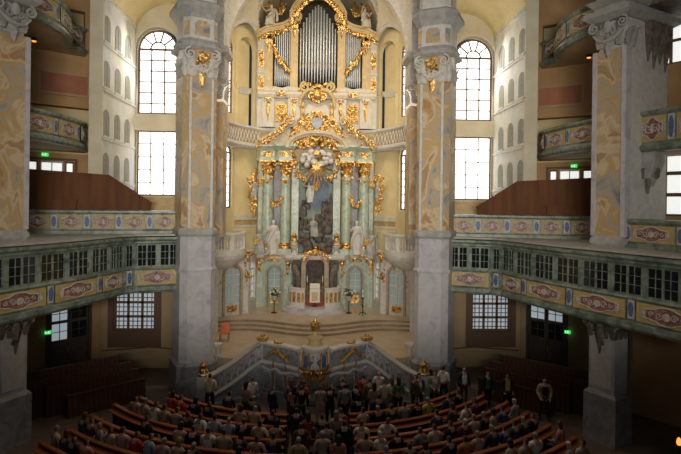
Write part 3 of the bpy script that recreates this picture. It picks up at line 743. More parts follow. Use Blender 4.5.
    ms.build('bracket', M['dark_stone'], pier, smooth=True)
    m = MB(fr); mould(m, poly, [(7.46, 7.8, .05, .05), (7.8, 7.95, .1, .1), (7.95, 8.1, .1, .02)]); m.build('base_moulding', M['grey_stone'], pier)
    m = MB(fr); m.prism([(-.62, 0), (.62, 0), (.62, -.2), (-.62, -.2)], 8.1, 15.5); m.build('shaft', M['yellow_marble'], pier)
    for a in (-.62, .62):
        m = MB(fr); m.box(a-.09, a+.09, -.3, .06, 8.1, 15.5); m.build('pilaster_strip', M['lilac_marble'], pier)
    m = MB(fr); m.prism([(-.60, -.2), (.60, -.2), (.60, -3.0), (-.60, -3.0)], 7.5, 17.0); m.build('flank', M['lilac_marble'] if s < 0 else M['white_stone'], pier)
    ms = MB(fr); capital(ms, None, -.62, .62, .04, 15.5, 16.7, 3)
    for i in range(2): ms.leaf(.62, -.2-.34*i, 15.55, .4, .9, .3, db=0, da=1)
    ms.build('capital', M['grey_stone'], pier, smooth=True)
    ms = MB(fr)
    for i in range(4): ms.tube([(.70, -1.5-.42*i, 16.7), (.70, -1.5-.42*i, 15.9), (.64, -1.5-.42*i, 15.1-.25*(i % 2))], [.22, .17, .02]); ms.leaf(.64, -1.5-.42*i, 15.7, .4, .9, .3, db=0, da=1)
    ms.build('hanging_ornament', M['dark_stone'], pier, smooth=True)
    m = MB(fr); mould(m, poly, [(16.68, 16.85, .1, .35), (16.85, 17.05, .35, .35), (17.05, 17.3, .05, .05), (17.3, 17.5, .1, .3), (17.5, 19, 0, 0)]); m.build('entablature', M['grey_stone'], pier)

# ================================================================== PAINTED PANELS
def painted_panel(fr, a0, a1, z0, z1, b, parent, oval=True):
    """yellow panel with a red lobed cartouche and pale scrollwork: one part with two sub-parts"""
    m = MB(fr); m.box(a0, a1, b, b+.03, z0, z1); p = m.build('painted_panel', M['panel_yellow'], parent)
    c = (a0+a1)/2; zc = (z0+z1)/2; w = (a1-a0)*.40; h = (z1-z0)*.36
    def lob(k, ex=0):
        pts = []
        for i in range(40):
            t = 2*PI*i/40
            r = 1+.16*cos(4*t)+.10*cos(8*t)
            x = cos(t); x = (abs(x)**.8)*(1 if x > 0 else -1)
            pts.append((c+(w*k+ex)*x*(1-.10*cos(6*t)), zc+(h*k+ex)*sin(t)*r))
        return pts
    m = MB(fr); m.plate(lob(.92), b+.03, b+.05); q = m.build('cartouche', M['panel_red'], p)
    m = MB(fr); o = lob(1.0)
    m.tube([(x, b+.045, z) for x, z in o]+[(o[0][0], b+.045, o[0][1])], .026, 4)
    for sg in (-1, 1):
        m.spiral(c+sg*w*.96, b+.05, zc+h*.25, h*.5, 1.3, sg, .022, PI/2, 4); m.spiral(c+sg*w*.96, b+.05, zc-h*.25, h*.5, 1.3, -sg, .022, -PI/2, 4)
        m.spiral(c+sg*w*.30, b+.06, zc, h*.55, 1.4, sg, .024, 0, 4)
        m.spiral(c+sg*w*.62, b+.06, zc+h*.1, h*.4, 1.2, -sg, .02, 0, 4)
    m.plate(ell(c, zc, w*.16, h*.55, 12), b+.04, b+.065)
    m.build('scrollwork', M['panel_scroll'], q)
    return p
def blue_oval(fr, a, z0, z1, b, parent):
    m = MB(fr); m.box(a-.13, a+.13, b, b+.03, z0-.04, z1+.04); p = m.build('oval_frame', M['panel_scroll'], parent)
    m = MB(fr); m.plate(ell(a, (z0+z1)/2, .10, (z1-z0)*.46, 14), b+.03, b+.05); m.build('blue_oval', M['panel_blue'], p)

# ================================================================== GLAZED GALLERY (lower tier)
gpath = [(6.55, 26.0), (8.45, 25.25), (8.85, 24.75), (9.1, 23.7), (9.38, 22.5), (9.75, 21.3), (10.2, 20.05), (10.7, 18.8), (11.2, 17.5), (11.65, 16.2), (12.05, 14.9)]
for s in (-1, 1):
    sd = SIDE[s]
    pth = gpath if s > 0 else gpath[:9]
    path = mir(pth, s); LT = plen(path)
    g = empty('glazed_gallery', (s*9, 23.5, 5), 'green marble gallery with a row of small-paned windows along the %s side' % sd, 'gallery', 'glazed galleries')
    m = MB(); m.sweep(path, [(-.6, 4.95), (.02, 4.95), (.10, 5.05), (.10, 5.22), (.0, 5.28), (-.6, 5.28)], s); m.build('lower_moulding', M['green_marble'], g)
    m = MB(); m.sweep(path, [(-.5, 5.28), (-.05, 5.28), (-.05, 6.02), (-.5, 6.02)], s); m.build('panel_band', M['green_marble'], g)
    m = MB(); m.sweep(path, [(-.5, 6.02), (.03, 6.02), (.08, 6.08), (.03, 6.16), (-.5, 6.16)], s); m.build('sill', M['green_marble'], g)
    m = MB(); m.sweep(path, [(-.5, 7.22), (-.02, 7.22), (.04, 7.30), (.04, 7.36), (.16, 7.46), (.16, 7.56), (-.5, 7.60)], s); m.build('cornice', M['green_marble'], g)
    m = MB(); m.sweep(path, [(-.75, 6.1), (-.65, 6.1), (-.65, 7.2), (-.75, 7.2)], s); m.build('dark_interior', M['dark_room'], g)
    # ledge between glazed front and upper parapet
    pp = mir([(6.6, 26.7), (15.4, 25.2), (15.2, 21.0)] + ([(13.4, 15.2)] if s > 0 else [(13.2, 17.5)]), s)
    m = MB(); m.prism([tuple(p) for p in path]+pp[::-1], 7.61, 7.70); m.build('ledge', M['ledge_stone'], g)
    # windows
    br = [0, 1.02, 2.04, 2.58, 3.62]
    while br[-1]+1.32 < LT: br.append(br[-1]+1.32)
    pts = resample(path, br)
    for i in range(len(br)-1):
        fr = frame_between(pts[i], pts[i+1], (0, 20)); L = fr.L
        m = MB(fr); m.box(-.075, .075, -.3, .03, 6.16, 7.22); m.build('mullion_pier', M['green_marble'], g)
        m = MB(fr); rect_wall(m, .075, L-.075, 6.16, 7.22, .12, L-.12, 6.22, 7.18, -.12, -.03); w = m.build('window_frame', M['green_marble'], g)
        m = MB(fr); m.box(.12, L-.12, -.10, -.085, 6.22, 7.18); m.build('glass_pane', M['dark_glass'], w)
        m = MB(fr); nc = 4 if L > .9 else 2
        for k in range(1, nc): x = .12+(L-.24)*k/nc; t = .04 if nc > 2 and k == nc//2 else .009; m.box(x-t, x+t, -.085, -.05, 6.22, 7.18)
        for k in (1, 2): z = 6.22+.96*k/3; m.box(.12, L-.12, -.085, -.055, z-.009, z+.009)
        m.build('glazing_bars', M['green_marble'], w)
    # painted panels: long ones under the windows with blue ovals between
    pb = [.12, 2.0, 2.72, 4.2, 4.55, 6.9, 7.25, 9.6, 9.95, 12.3]
    pts = resample(path, pb)
    for i in range(0, len(pb)-1, 2):
        if pb[i+1] > LT+.01: break
        fr = frame_between(pts[i], pts[i+1], (0, 20)); L = fr.L
        # the front is curved, so the panel is built in two or three flat lengths
        painted_panel(fr, .05, L-.05, 5.33, 5.99, .02, g)
        if i+2 < len(pb):
            q = resample(path, [pb[i+1], pb[i+2]]); f2 = frame_between(q[0], q[1], (0, 20)); blue_oval(f2, f2.L/2, 5.40, 5.98, .0, g)

# ================================================================== UPPER PARAPETS
def parapet(path, s, label, n_panels, group='gallery parapets', z0=7.70, skip=(), z1=0):
    g = empty('gallery_parapet', (*((Vector(path[0])+Vector(path[-1]))/2), z0), label, 'parapet', group)
    m = MB(); m.sweep(path, [(-.25, z0), (.10, z0), (.10, z0+.14), (.02, z0+.2), (-.25, z0+.2)], s); m.build('base_moulding', M['green_marble'], g)
    m = MB(); m.sweep(path, [(-.22, z0+.2), (0, z0+.2), (0, z0+.92), (-.22, z0+.92)], s); m.build('panel_band', M['green_marble'], g)
    m = MB(); m.sweep(path, [(-.28, z0+.92), (.02, z0+.92), (.10, z0+1.0), (.10, z0+1.09), (-.28, z0+1.12)], s); m.build('coping', M['green_marble'], g)
    LT = plen(path); fr = frame_between(path[0], path[-1], (0, 14.5))
    w = LT/n_panels
    for i in range(n_panels):
        if i in skip: continue
        painted_panel(fr, i*w+.22, (i+1)*w-.22, z0+.25, z0+.88, .0, g)
        blue_oval(fr, i*w+.02 if i else .1, z0+.30, z0+.84, .0, g)
    return g
for s in (-1, 1):
    parapet(mir([(6.7, 26.4), (13.4, 24.7)], s), s, 'low painted parapet between the two piers of the %s gallery' % SIDE[s], 5, z1=.06)
parapet([(12.0, 20.0), (13.2, 15.6)], 1, 'low painted parapet right of the near right pier', 2)

# ================================================================== CURVED BALCONIES
def balcony(path, s, z0, z1, label, oval_at=(), soffit=None, side=None):
    g = empty('balcony', (*Vector(path[len(path)//2]), z0), label, 'balcony', 'marble balconies')
    m = MB(); m.sweep(path, [(-.2, z0), (.0, z0), (.12, z0+.10), (.12, z0+.20), (.0, z0+.32), (-.2, z0+.32)], s); m.build('lower_moulding', M['green_marble'], g)
    m = MB(); m.sweep(path, [(-.2, z0+.32), (-.04, z0+.32), (-.04, z1-.18), (-.2, z1-.18)], s); m.build('panel_band', M['green_marble'], g)
    m = MB(); m.sweep(path, [(-.25, z1-.18), (.0, z1-.18), (.09, z1-.1), (.09, z1), (-.25, z1)], s); m.build('coping', M['green_marble'], g)
    LT = plen(path); n = max(2, round(LT/2.0)); ds = [LT*i/n for i in range(n+1)]
    for i in range(n):
        q = resample(path, [ds[i]+.18, ds[i+1]-.18]); f2 = frame_between(q[0], q[1], side or (0, 16))
        mid = Vector(resample(path, [(ds[i]+ds[i+1])/2])[0]); sag = (Vector((*mid, 0))-f2.o).dot(f2.n)
        painted_panel(f2, .02, f2.L-.02, z0+.40, z1-.22, max(0, sag)-.03, g)
        if i:
            q = resample(path, [ds[i]-.12, ds[i]+.12]); f3 = frame_between(q[0], q[1], side or (0, 16)); blue_oval(f3, f3.L/2, z0+.44, z1-.26, -.02, g)
    if soffit:
        m = MB(); m.prism(list(path)+soffit, z0+.02, z0+.2); m.build('soffit', M['tan_wall'], g)
    return g
def smooth_path(pts, n=5):
    out = []; P = [Vector(p) for p in pts]
    for i in range(len(P)-1):
        a, b, c, d = P[max(i-1, 0)], P[i], P[i+1], P[min(i+2, len(P)-1)]
        for k in range(n):
            t = k/n; out.append(tuple(.5*((2*b)+(c-a)*t+(2*a-5*b+4*c-d)*t*t+(-a+3*b-3*c+d)*t**3)))
    out.append(tuple(P[-1])); return out
lowp = smooth_path([(11.75, 21.6), (11.45, 22.8), (11.25, 24.0), (11.2, 25.3), (11.35, 26.4), (11.75, 27.3)])
upp = smooth_path([(11.75, 21.6), (11.35, 22.8), (11.3, 24.0), (11.55, 25.2), (11.95, 26.2), (11.75, 27.3)])
for s in (-1, 1):
    so = mir([(14.2, 22.0), (15.5, 25.3), (12.0, 28.0)], s)
    balcony(mir(lowp[::-1], s), s, 11.7, 13.0, 'lower of the two curved marble balconies on the %s, over the wooden wall' % SIDE[s], soffit=so)
    balcony(mir(upp[::-1], s), s, 16.6, 17.9, 'upper curved marble balcony on the %s, cut by the top of the picture' % SIDE[s], soffit=so)
balcony([(12.75, 20.75), (13.2, 19.6), (13.9, 18.0)], 1, 11.45, 13.05, 'straight marble balcony with red cartouches at the right edge beyond the pier', soffit=[(17.5, 18.5), (15.0, 22.2)], side=(8, 14))
g = empty('balcony_bracket', (13.1, 20.9, 10.2), 'dark carved bracket under the far right balcony', 'bracket')
m = MB(); m.prism([(12.75, 20.75), (13.1, 20.0), (13.7, 20.3), (13.5, 21.1)], 11.0, 11.45); m.prism([(12.95, 20.7), (13.1, 20.4), (13.4, 20.5), (13.3, 20.9)], 10.1, 11.0, [(12.75, 20.75), (13.1, 20.0), (13.7, 20.3), (13.5, 21.1)]); m.build('corbel', M['grey_stone'], g)
m = MB()
for i in range(3): m.leaf(12.95+.2*i, 20.5-.12*i, 10.4, .3, .55, .3, db=-.9, da=-.3)
m.tube([(13.1, 20.4, 10.4), (13.05, 20.3, 9.8)], [.12, .03]); m.build('carved_leaf', M['dark_stone'], g, smooth=True)
# dark slab of the upper balcony at the top right
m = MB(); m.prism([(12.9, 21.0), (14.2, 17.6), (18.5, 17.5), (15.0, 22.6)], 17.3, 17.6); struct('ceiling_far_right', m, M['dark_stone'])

# ================================================================== WOODEN WALLS AND SEATS ON THE UPPER GALLERY
for s in (-1, 1):
    sd = SIDE[s]
    p, q = (s*13.6, 25.1), (s*9.95, 25.98); r = (s*8.2, 26.75)
    g = empty('wooden_seat_wall', (s*10.5, 25.5, 7.68), 'long reddish-brown wooden seat wall sloping down beside the tall window on the %s' % sd, 'wooden wall', 'gallery seat walls')
    fr = frame_between(p, q, (0, 14.5)); L = fr.L
    m = MB(fr); m.plate([(0, 7.7), (L, 7.7), (L, 10.42), (0, 10.62)], -.12, 0); m.build('plank_wall', M['dark_wood'], g)
    m = MB(fr)
    for k in range(1, 7):
        m.box(L*k/7-.02, L*k/7+.02, 0, .015, 7.7, 10.40)
    m.box(0, L, 0, .03, 9.35, 9.42); m.build('batten', M['dark_wood'], g)
    m = MB(fr); m.plate([(-.02, 10.62), (L, 10.42), (L, 10.5), (-.02, 10.7)], -.16, .05); m.build('cap_rail', M['dark_wood'], g)
    m = MB(fr); m.box(.3, L*.62, .02, .15, 7.7, 9.2); m.box(.25, L*.62+.05, .0, .2, 9.2, 9.28); m.build('bench_front', M['dark_wood'], g)
    f2 = frame_between(q, r, (0, 14.5)); L2 = f2.L
    m = MB(f2); m.plate([(0, 7.68), (L2, 7.68), (L2, 9.15), (.1, 10.42), (0, 10.42)], -.12, 0); m.build('sloping_wall', M['dark_wood'], g)
    m = MB(f2); m.hull8([(-.02, -.16, 10.42), (L2+.03, -.16, 9.12), (L2+.03, .05, 9.12), (-.02, .05, 10.42)], [(-.02, -.16, 10.5), (L2+.03, -.16, 9.2), (L2+.03, .05, 9.2), (-.02, .05, 10.5)]); m.build('sloping_rail', M['dark_wood'], g)
    # pale benches rising behind the sloping wall, seen against the window
    for k in range(3):
        yb = 27.6+.95*k; zb = 7.68+.42*k; xa, xb = sorted((s*(7.2+.15*k), s*9.6))
        b = empty('gallery_bench', ((xa+xb)/2, yb, 7.68), '%s wooden bench before the tall window of the %s gallery' % (('front', 'middle', 'rear')[k], sd), 'bench', 'benches on the upper galleries')
        m = MB(); m.box(xa, xb, yb-.45, yb+.45, 7.68, zb+.02); m.build('riser', M['dark_wood'], b)
        m = MB(); m.box(xa, xb, yb-.4, yb+.05, zb+.38, zb+.45); m.build('seat', M['dark_wood'], b)
        m = MB(); m.box(xa, xb, yb-.42, yb-.35, zb+.02, zb+.95); m.build('backrest', M['organ_ochre'] if k else M['dark_wood'], b)
        for x in (xa, xb-.07): m = MB(); m.box(x, x+.07, yb-.42, yb+.1, zb+.02, zb+.62); m.build('end_panel', M['dark_wood'], b)

# ================================================================== LAMPS AND SIGNS
def exit_sign(p, towards, label):
    fr = Fr(p, (1, 0)); d = Vector((towards[0]-p.x, towards[1]-p.y, 0)).normalized(); fr.n = d; fr.u = Vector((-d.y, d.x, 0))
    if fr.u.x < 0: fr.u = -fr.u
    m = MB(fr); m.box(-.21, .21, -.04, .04, -.12, .12); o = top(m, 'exit_sign', M['exit_sign'], tuple(p), label, 'exit sign', 'lit emergency exit signs')
    # pictogram: running figure and arrow
    m = MB(fr); b0, b1 = .04, .046
    m.plate([(-.16, -.08), (-.04, -.08), (-.04, .09), (-.16, .09)], b0, b1-.004) if False else None
    m.plate(ell(.03, .075, .022, .022, 8), b0, b1)
    m.plate([(.0, .045), (.05, .04), (.03, -.01), (-.02, -.005)], b0, b1)
    m.plate([(.01, -.01), (.035, -.01), (.075, -.085), (.05, -.09)], b0, b1); m.plate([(-.02, -.005), (.01, -.01), (-.04, -.05), (-.09, -.055), (-.09, -.035), (-.045, -.03)], b0, b1)
    m.plate([(.05, .04), (.095, .0), (.085, -.015), (.04, .02)], b0, b1)
    m.plate([(-.19, .0), (-.13, .05), (-.13, -.05)], b0, b1); m.plate([(-.13, .018), (-.10, .018), (-.10, -.018), (-.13, -.018)], b0, b1)
    k = m.build('pictogram', M['sign_white'], None, off=Vector(p)); k.parent = o
    m = MB(fr); m.box(-.02, .02, -.12, -.04, -.03, .03); k = m.build('bracket', M['iron'], None, off=Vector(p)); k.parent = o
    o.scale = (.72, .72, .72)
    return o
def plane_pt(px, py, p, q, off=0):
    fr = frame_between(p, q, (0, 14.5)); d = ray(px, py); o = fr.o+fr.n*off; t = (o-CAM).dot(fr.n)/d.dot(fr.n); return CAM+d*t
exit_sign(plane_pt(45, 154.5, (-15.6, 25.3), (-11.35, 28.1), .16), (0, 10), 'green exit sign beside the glazed door of the upper left gallery')
exit_sign(plane_pt(574, 166, (15.6, 25.3), (11.35, 28.1), .16), (0, 10), 'green exit sign above the wooden wall of the upper right gallery')
exit_sign(plane_pt(48, 332.5, (-11.8, 29.85), (-15.6, 25.6), .14), (0, 10), 'green exit sign left of the ground floor door on the left')
exit_sign(plane_pt(567.5, 332, (11.8, 29.85), (15.6, 25.6), .14), (0, 10), 'green exit sign right of the ground floor door on the right')
def spot(p, label):
    o = empty('ceiling_spotlight', tuple(p), label, 'lamp', 'glowing spotlights under balconies')
    m = MB(); m.lathe(tuple(p), [(.13, 0), (.14, .10), (.05, .16)], 12); m.build('housing', M['iron'], o)
    m = MB(); m.lathe(tuple(p), [(.0, -.05), (.09, -.03), (.10, .0)], 12); m.build('bulb', M['lamp_glow'], o)
def undersoffit(px, py, z): p = atZ(px, py, z-.17); return p
spot(undersoffit(589, 57.5, 16.6), 'glowing orange spotlight under the upper balcony right of the tower wall')
spot(undersoffit(34, 41, 16.6), 'small orange spotlight under the upper left balcony')
# ================================================================== FIGURES (statues and people share this body builder)
def skin_body(J, bones, sub=1):
    """J: name -> (pos, radius); bones: list of (a,b,label). Returns a mesh grown by a Skin modifier plus a label per vertex"""
    names = list(J); idx = {n: i for i, n in enumerate(names)}
    me = bpy.data.meshes.new('skel'); me.from_pydata([J[n][0] for n in names], [(idx[a], idx[b]) for a, b, _ in bones], [])
    o = bpy.data.objects.new('skel', me); COL.objects.link(o)
    o.modifiers.new('s', 'SKIN')
    sv = me.skin_vertices[0].data
    for n in names:
        r = J[n][1]; sv[idx[n]].radius = (r, r) if not hasattr(r, '__len__') else r
        sv[idx[n]].use_root = (n == 'pelvis')
    ss = o.modifiers.new('u', 'SUBSURF'); ss.levels = sub; ss.render_levels = sub
    dg = bpy.context.evaluated_depsgraph_get(); dg.update()
    m2 = bpy.data.meshes.new_from_object(o.evaluated_get(dg), depsgraph=dg)
    bpy.data.objects.remove(o); bpy.data.meshes.remove(me)
    segs = [(Vector(J[a][0]), Vector(J[b][0]), l) for a, b, l in bones]
    lab = []
    for v in m2.vertices:
        best = None; bl = None
        for a, b, l in segs:
            d = b-a; t = max(0, min(1, (v.co-a).dot(d)/max(1e-9, d.length_squared)))
            k = (v.co-(a+d*t)).length
            if best is None or k < best: best, bl = k, l
        lab.append(bl)
    return m2, lab
def limb_hand(J, B, side, wrist, elbow, fold=.35):
    """palm and five unequal bent fingers at the end of the forearm"""
    w = Vector(wrist); d = (w-Vector(elbow)).normalized()
    up = Vector((0, -1, 0)) if abs(d.y) < .8 else Vector((0, 0, 1))
    x = d.cross(up).normalized()*side; n = x.cross(d).normalized()
    J[side_n(side)+'palm'] = (tuple(w+d*.06), (.034, .020)); B.append((side_n(side)+'wrist', side_n(side)+'palm', 'hand'))
    for k, (off, ln) in enumerate(((-.030, .075), (-.010, .085), (.010, .080), (.028, .062))):
        a = side_n(side)+'f%da' % k; b = side_n(side)+'f%db' % k
        J[a] = (tuple(w+d*(.10+.55*ln*.8)+x*off*1.15-n*ln*.15), .0095); J[b] = (tuple(w+d*(.10+ln*.95)+x*off*1.15-n*ln*(.15+fold)), .0075)
        B += [(side_n(side)+'palm', a, 'hand'), (a, b, 'hand')]
    a = side_n(side)+'ta'; b = side_n(side)+'tb'
    J[a] = (tuple(w+d*.07-x*.048-n*.01), .011); J[b] = (tuple(w+d*.105-x*.058-n*.03), .009)
    B += [(side_n(side)+'palm', a, 'hand'), (a, b, 'hand')]
def side_n(s): return 'L' if s < 0 else 'R'
def make_skel(pose, female=False):
    """facing +Y, feet on z=0, height about 1.72. pose: dict of joint overrides"""
    sh = .175 if female else .195; hp = .095
    seated = pose.get('seated', False); lean = pose.get('lean', 0.)
    dz = -.40 if seated else 0
    J = {}; B = []
    def add(n, p, r): J[n] = ((p[0], p[1], p[2]), r)
    def tp(x, y, z):      # lean the upper body about the pelvis
        h = z-.95; return (x, y+lean*h, z+dz-abs(lean)*.06*max(0, h))
    add('pelvis', tp(0, 0, .95), (.155, .115)); add('waist', tp(0, 0, 1.10), (.135, .10)); add('chest', tp(0, .0, 1.28), (.165, .115)); add('collar', tp(0, -.01, 1.42), (.115, .085))
    add('neck', tp(0, .0, 1.50), .055); hx = pose.get('head', (0, 0))
    add('jaw', tp(hx[0]*.5, .025+hx[1]*.5, 1.56), (.062, .068)); add('skull', tp(hx[0], .015+hx[1], 1.645), (.078, .092)); add('crown', tp(hx[0], .005+hx[1], 1.70), (.058, .070))
    B += [('pelvis', 'waist', 'torso'), ('waist', 'chest', 'torso'), ('chest', 'collar', 'torso'), ('collar', 'neck', 'neck'), ('neck', 'jaw', 'head'), ('jaw', 'skull', 'head'), ('skull', 'crown', 'head')]
    for s in (-1, 1):
        n = side_n(s)
        add(n+'sh', tp(s*sh, -.005, 1.40), .058)
        el = pose.get(n+'el', (s*(sh+.06), -.03, 1.12)); wr = pose.get(n+'wr', (s*(sh+.06), .06, .87))
        add(n+'el', tp(*el), .042); add(n+'wrist', tp(*wr), .029)
        B += [('collar', n+'sh', 'torso'), (n+'sh', n+'el', 'uparm'), (n+'el', n+'wrist', 'forearm')]
        limb_hand(J, B, s, J[n+'wrist'][0], J[n+'el'][0])
        hipz = .90+dz
        add(n+'hip', (s*hp, 0, hipz), .092)
        if seated:
            add(n+'knee', (s*.12, .43, .50), .062); add(n+'ankle', (s*.12, .40, .09), .040); add(n+'toe', (s*.13, .57, .035), (.040, .030))
        else:
            st = pose.get('stance', .0)
            add(n+'knee', (s*(hp+.012)+s*st*.5, .015+s*pose.get('step', 0)*.5, .49), .060); add(n+'ankle', (s*(hp+.02)+s*st, -.01+s*pose.get('step', 0), .085), .040); add(n+'toe', (s*(hp+.045)+s*st, .16+s*pose.get('step', 0), .035), (.042, .030))
        B += [('pelvis', n+'hip', 'thigh'), (n+'hip', n+'knee', 'thigh'), (n+'knee', n+'ankle', 'shin'), (n+'ankle', n+'toe', 'foot')]
    return J, B
def bm_from_mesh(me): b = bmesh.new(); b.from_mesh(me); return b
def shell(me, lab, keep, off, mat_, name, puff=None):
    """clothing: the kept faces pushed out along the normals, with a closed rim"""
    b = bm_from_mesh(me); b.verts.ensure_lookup_table(); b.normal_update()
    L = lab
    dele = [f for f in b.faces if sum(1 for v in f.verts if keep(L[v.index], v.co)) < len(f.verts)]
    nrm = [v.normal.copy() for v in b.verts]
    for i, v in enumerate(b.verts): v.co += nrm[i]*(puff(L[i], v.co) if puff else off)
    bmesh.ops.delete(b, geom=dele, context='FACES')
    m2 = bpy.data.meshes.new(name); b.to_mesh(m2); b.free()
    for p in m2.polygons: p.use_smooth = True
    m2.materials.append(mat_)
    return m2
def face_detail(me, J):
    """nose, ears, brow and eye sockets pulled out of the head surface"""
    sk = Vector(J['skull'][0]); jw = Vector(J['jaw'][0])
    nose = sk*.55+jw*.45+Vector((0, .10, 0))
    for v in me.vertices:
        d = (v.co-nose).length
        if d < .035: v.co.y += .026*(1-d/.035)
        for s in (-1, 1):
            e = (v.co-(sk*.6+jw*.4+Vector((s*.085, -.01, 0)))).length
            if e < .03: v.co.x += s*.018*(1-e/.03)
            k = (v.co-(sk*.75+jw*.25+Vector((s*.032, .09, 0)))).length
            if k < .022: v.co.y -= .008*(1-k/.022)
def add_eyes(me, J):
    b = bm_from_mesh(me); sk = Vector(J['skull'][0]); jw = Vector(J['jaw'][0])
    n0 = len(b.faces)
    for s in (-1, 1):
        bmesh.ops.create_uvsphere(b, u_segments=6, v_segments=4, radius=.011, matrix=Matrix.Translation(sk*.75+jw*.25+Vector((s*.03, .083, 0))))
    r = bmesh.ops.create_uvsphere(b, u_segments=8, v_segments=4, radius=.02, matrix=Matrix.Translation(sk*.12+jw*.88+Vector((0, .074, -.005))) @ Matrix.Diagonal((1, .35, .3, 1)))
    b.faces.ensure_lookup_table()
    for f in b.faces[n0:]: f.material_index = 1
    b.to_mesh(me); b.free()

def statue(name, loc, rz, h, pose, mats_, label, seated=False, wings=None, robe=True, group=None, extra=None, cat='statue', female=False):
    """carved figure: one continuous robed body, hair/wings/attributes as parts"""
    J, B = make_skel(pose, female); me, lab = skin_body(J, B, 1); face_detail(me, J)
    root = empty(name, loc, label, cat, group)
    ORG[root.name] = Vector(); k = h/1.72; root.scale = (k, k, k); root.rotation_euler.z = rz
    for p in me.polygons: p.use_smooth = True
    me.materials.append(mats_[0]); me.name = 'body'
    o = bpy.data.objects.new('body', me); COL.objects.link(o); o.parent = root; ORG[o.name] = Vector()
    base = [-.02, .46][0]
    if robe:
        m = MB(); rings = []
        z0 = .02; top_z = 1.40+(-.40 if pose.get('seated') else 0); N = 28
        for i in range(12):
            t = i/11; z = z0+(top_z-z0)*t
            if pose.get('seated'):
                cy = .30*(1-t)**.6*(1 if t < .5 else .6)+.0; rx = .27-.10*t; ry = (.34 if t < .42 else .34-.24*min(1, (t-.42)*3))*(1-.15*t)
                cy = .22 if t < .4 else .22*(1-min(1, (t-.4)*3)); 
            else:
                cy = pose.get('lean', 0)*(z-.95) if z > .95 else 0; rx = .27-.10*t+.03*sin(PI*t); ry = .22-.09*t
                if t > .8: rx = .19; ry = .125
            rings.append([((rx*(1+.10*(1-t)*sin(7*a+1.3*z*3)+.05*sin(11*a+4*z)))*cos(a), cy+ry*(1+.12*(1-t)*sin(6*a+2*z))*sin(a), z+.02*sin(3*a)) for a in [2*PI*q/N for q in range(N)]])
        m.stack(rings); m.build('robe', mats_[1], root, smooth=True)
        m = MB()   # mantle falling over one shoulder
        dz = -.40 if pose.get('seated') else 0
        m.tube([(-.18, -.06, 1.44+dz), (-.05, .13, 1.25+dz), (.12, .17, 1.05+dz), (.22, .12, .8+dz*.8), (.27, .08, .45)], [.05, .075, .09, .085, .05], 8)
        m.tube([(-.2, -.08, 1.42+dz), (-.26, -.12, 1.1+dz), (-.28, -.10, .7+dz*.8), (-.25, -.05, .3)], [.05, .08, .09, .06], 8); m.build('mantle', mats_[1], root, smooth=True)
    sk = Vector(J['skull'][0])
    m = MB(); m.ball((sk.x, sk.y-.025, sk.z+.03), (.098, .10, .10), 10, 7); m.ball((sk.x, sk.y-.07, sk.z-.06), (.075, .05, .09), 8, 6); m.build('hair', mats_[2] if len(mats_) > 2 else mats_[0], root, smooth=True)
    if wings:
        for s in (-1, 1):
            m = MB(); dz = -.40 if pose.get('seated') else 0
            for i in range(7):
                a = radians(wings+8-14*i); L = .95-.07*i
                p0 = Vector((s*.07, -.13, 1.33+dz)); d = Vector((s*cos(a), -.25, sin(a)))
                m.stack([[tuple(p0+d*L*t+Vector((-s*sin(a), 0, cos(a)))*w*e+Vector((0, yy, 0))) for e, yy in ((-1, 0), (0, .02), (1, 0), (0, -.02))] for t, w in ((.02, .05), (.35, .085), (.75, .08), (1, .02))])
            m.build('wing', mats_[3] if len(mats_) > 3 else M['gold'], root, smooth=True)
    if extra:
        for nm, fn, mm in extra:
            m = MB(); fn(m); m.build(nm, mm, root, smooth=True)
    return root

# ================================================================== APSE GALLERY
gal = [ap(6, .90), ap(18, .885), ap(30, .88), ap(42, .885), (3.9, 36.75), (3.0, 36.95)]
gal = gal+[(-x, y) for x, y in gal[::-1]]
g = empty('choir_gallery', (0, 36, 13), 'curved white and gold fretwork gallery front crossing the apse below the organ', 'gallery')
m = MB(); m.sweep(gal, [(-.6, 12.95), (.0, 12.95), (.15, 13.1), (.15, 13.22), (.05, 13.32), (-.6, 13.32)], -1); m.build('lower_moulding', M['white_stone'], g)
m = MB(); m.sweep(gal, [(-.2, 13.32), (.0, 13.32), (.0, 14.22), (-.2, 14.22)], -1); m.build('frieze', M['frieze_gold'], g)
m = MB(); m.sweep(gal, [(-.3, 14.22), (.02, 14.22), (.12, 14.32), (.12, 14.45), (-.3, 14.5)], -1); m.build('coping', M['white_stone'], g)
for s in (-1, 1):
    pts = gal[:5]; pts = [(s*x, y) for x, y in pts]; n = 11; LT = plen(pts)
    m = MB()
    for i in range(n):
        q = resample(pts, [LT*i/n, LT*(i+1)/n]); fr = frame_between(q[0], q[1], (0, 25)); L = fr.L; m.fr = fr
        m.tube([(0, .02, 13.36), (L, .02, 14.18)], .03, 4); m.tube([(0, .02, 14.18), (L, .02, 13.36)], .03, 4)
        m.ball((L/2, .04, 13.77), (.09, .05, .11), 6, 5)
    m.build('fretwork', M['white_stone'], g)

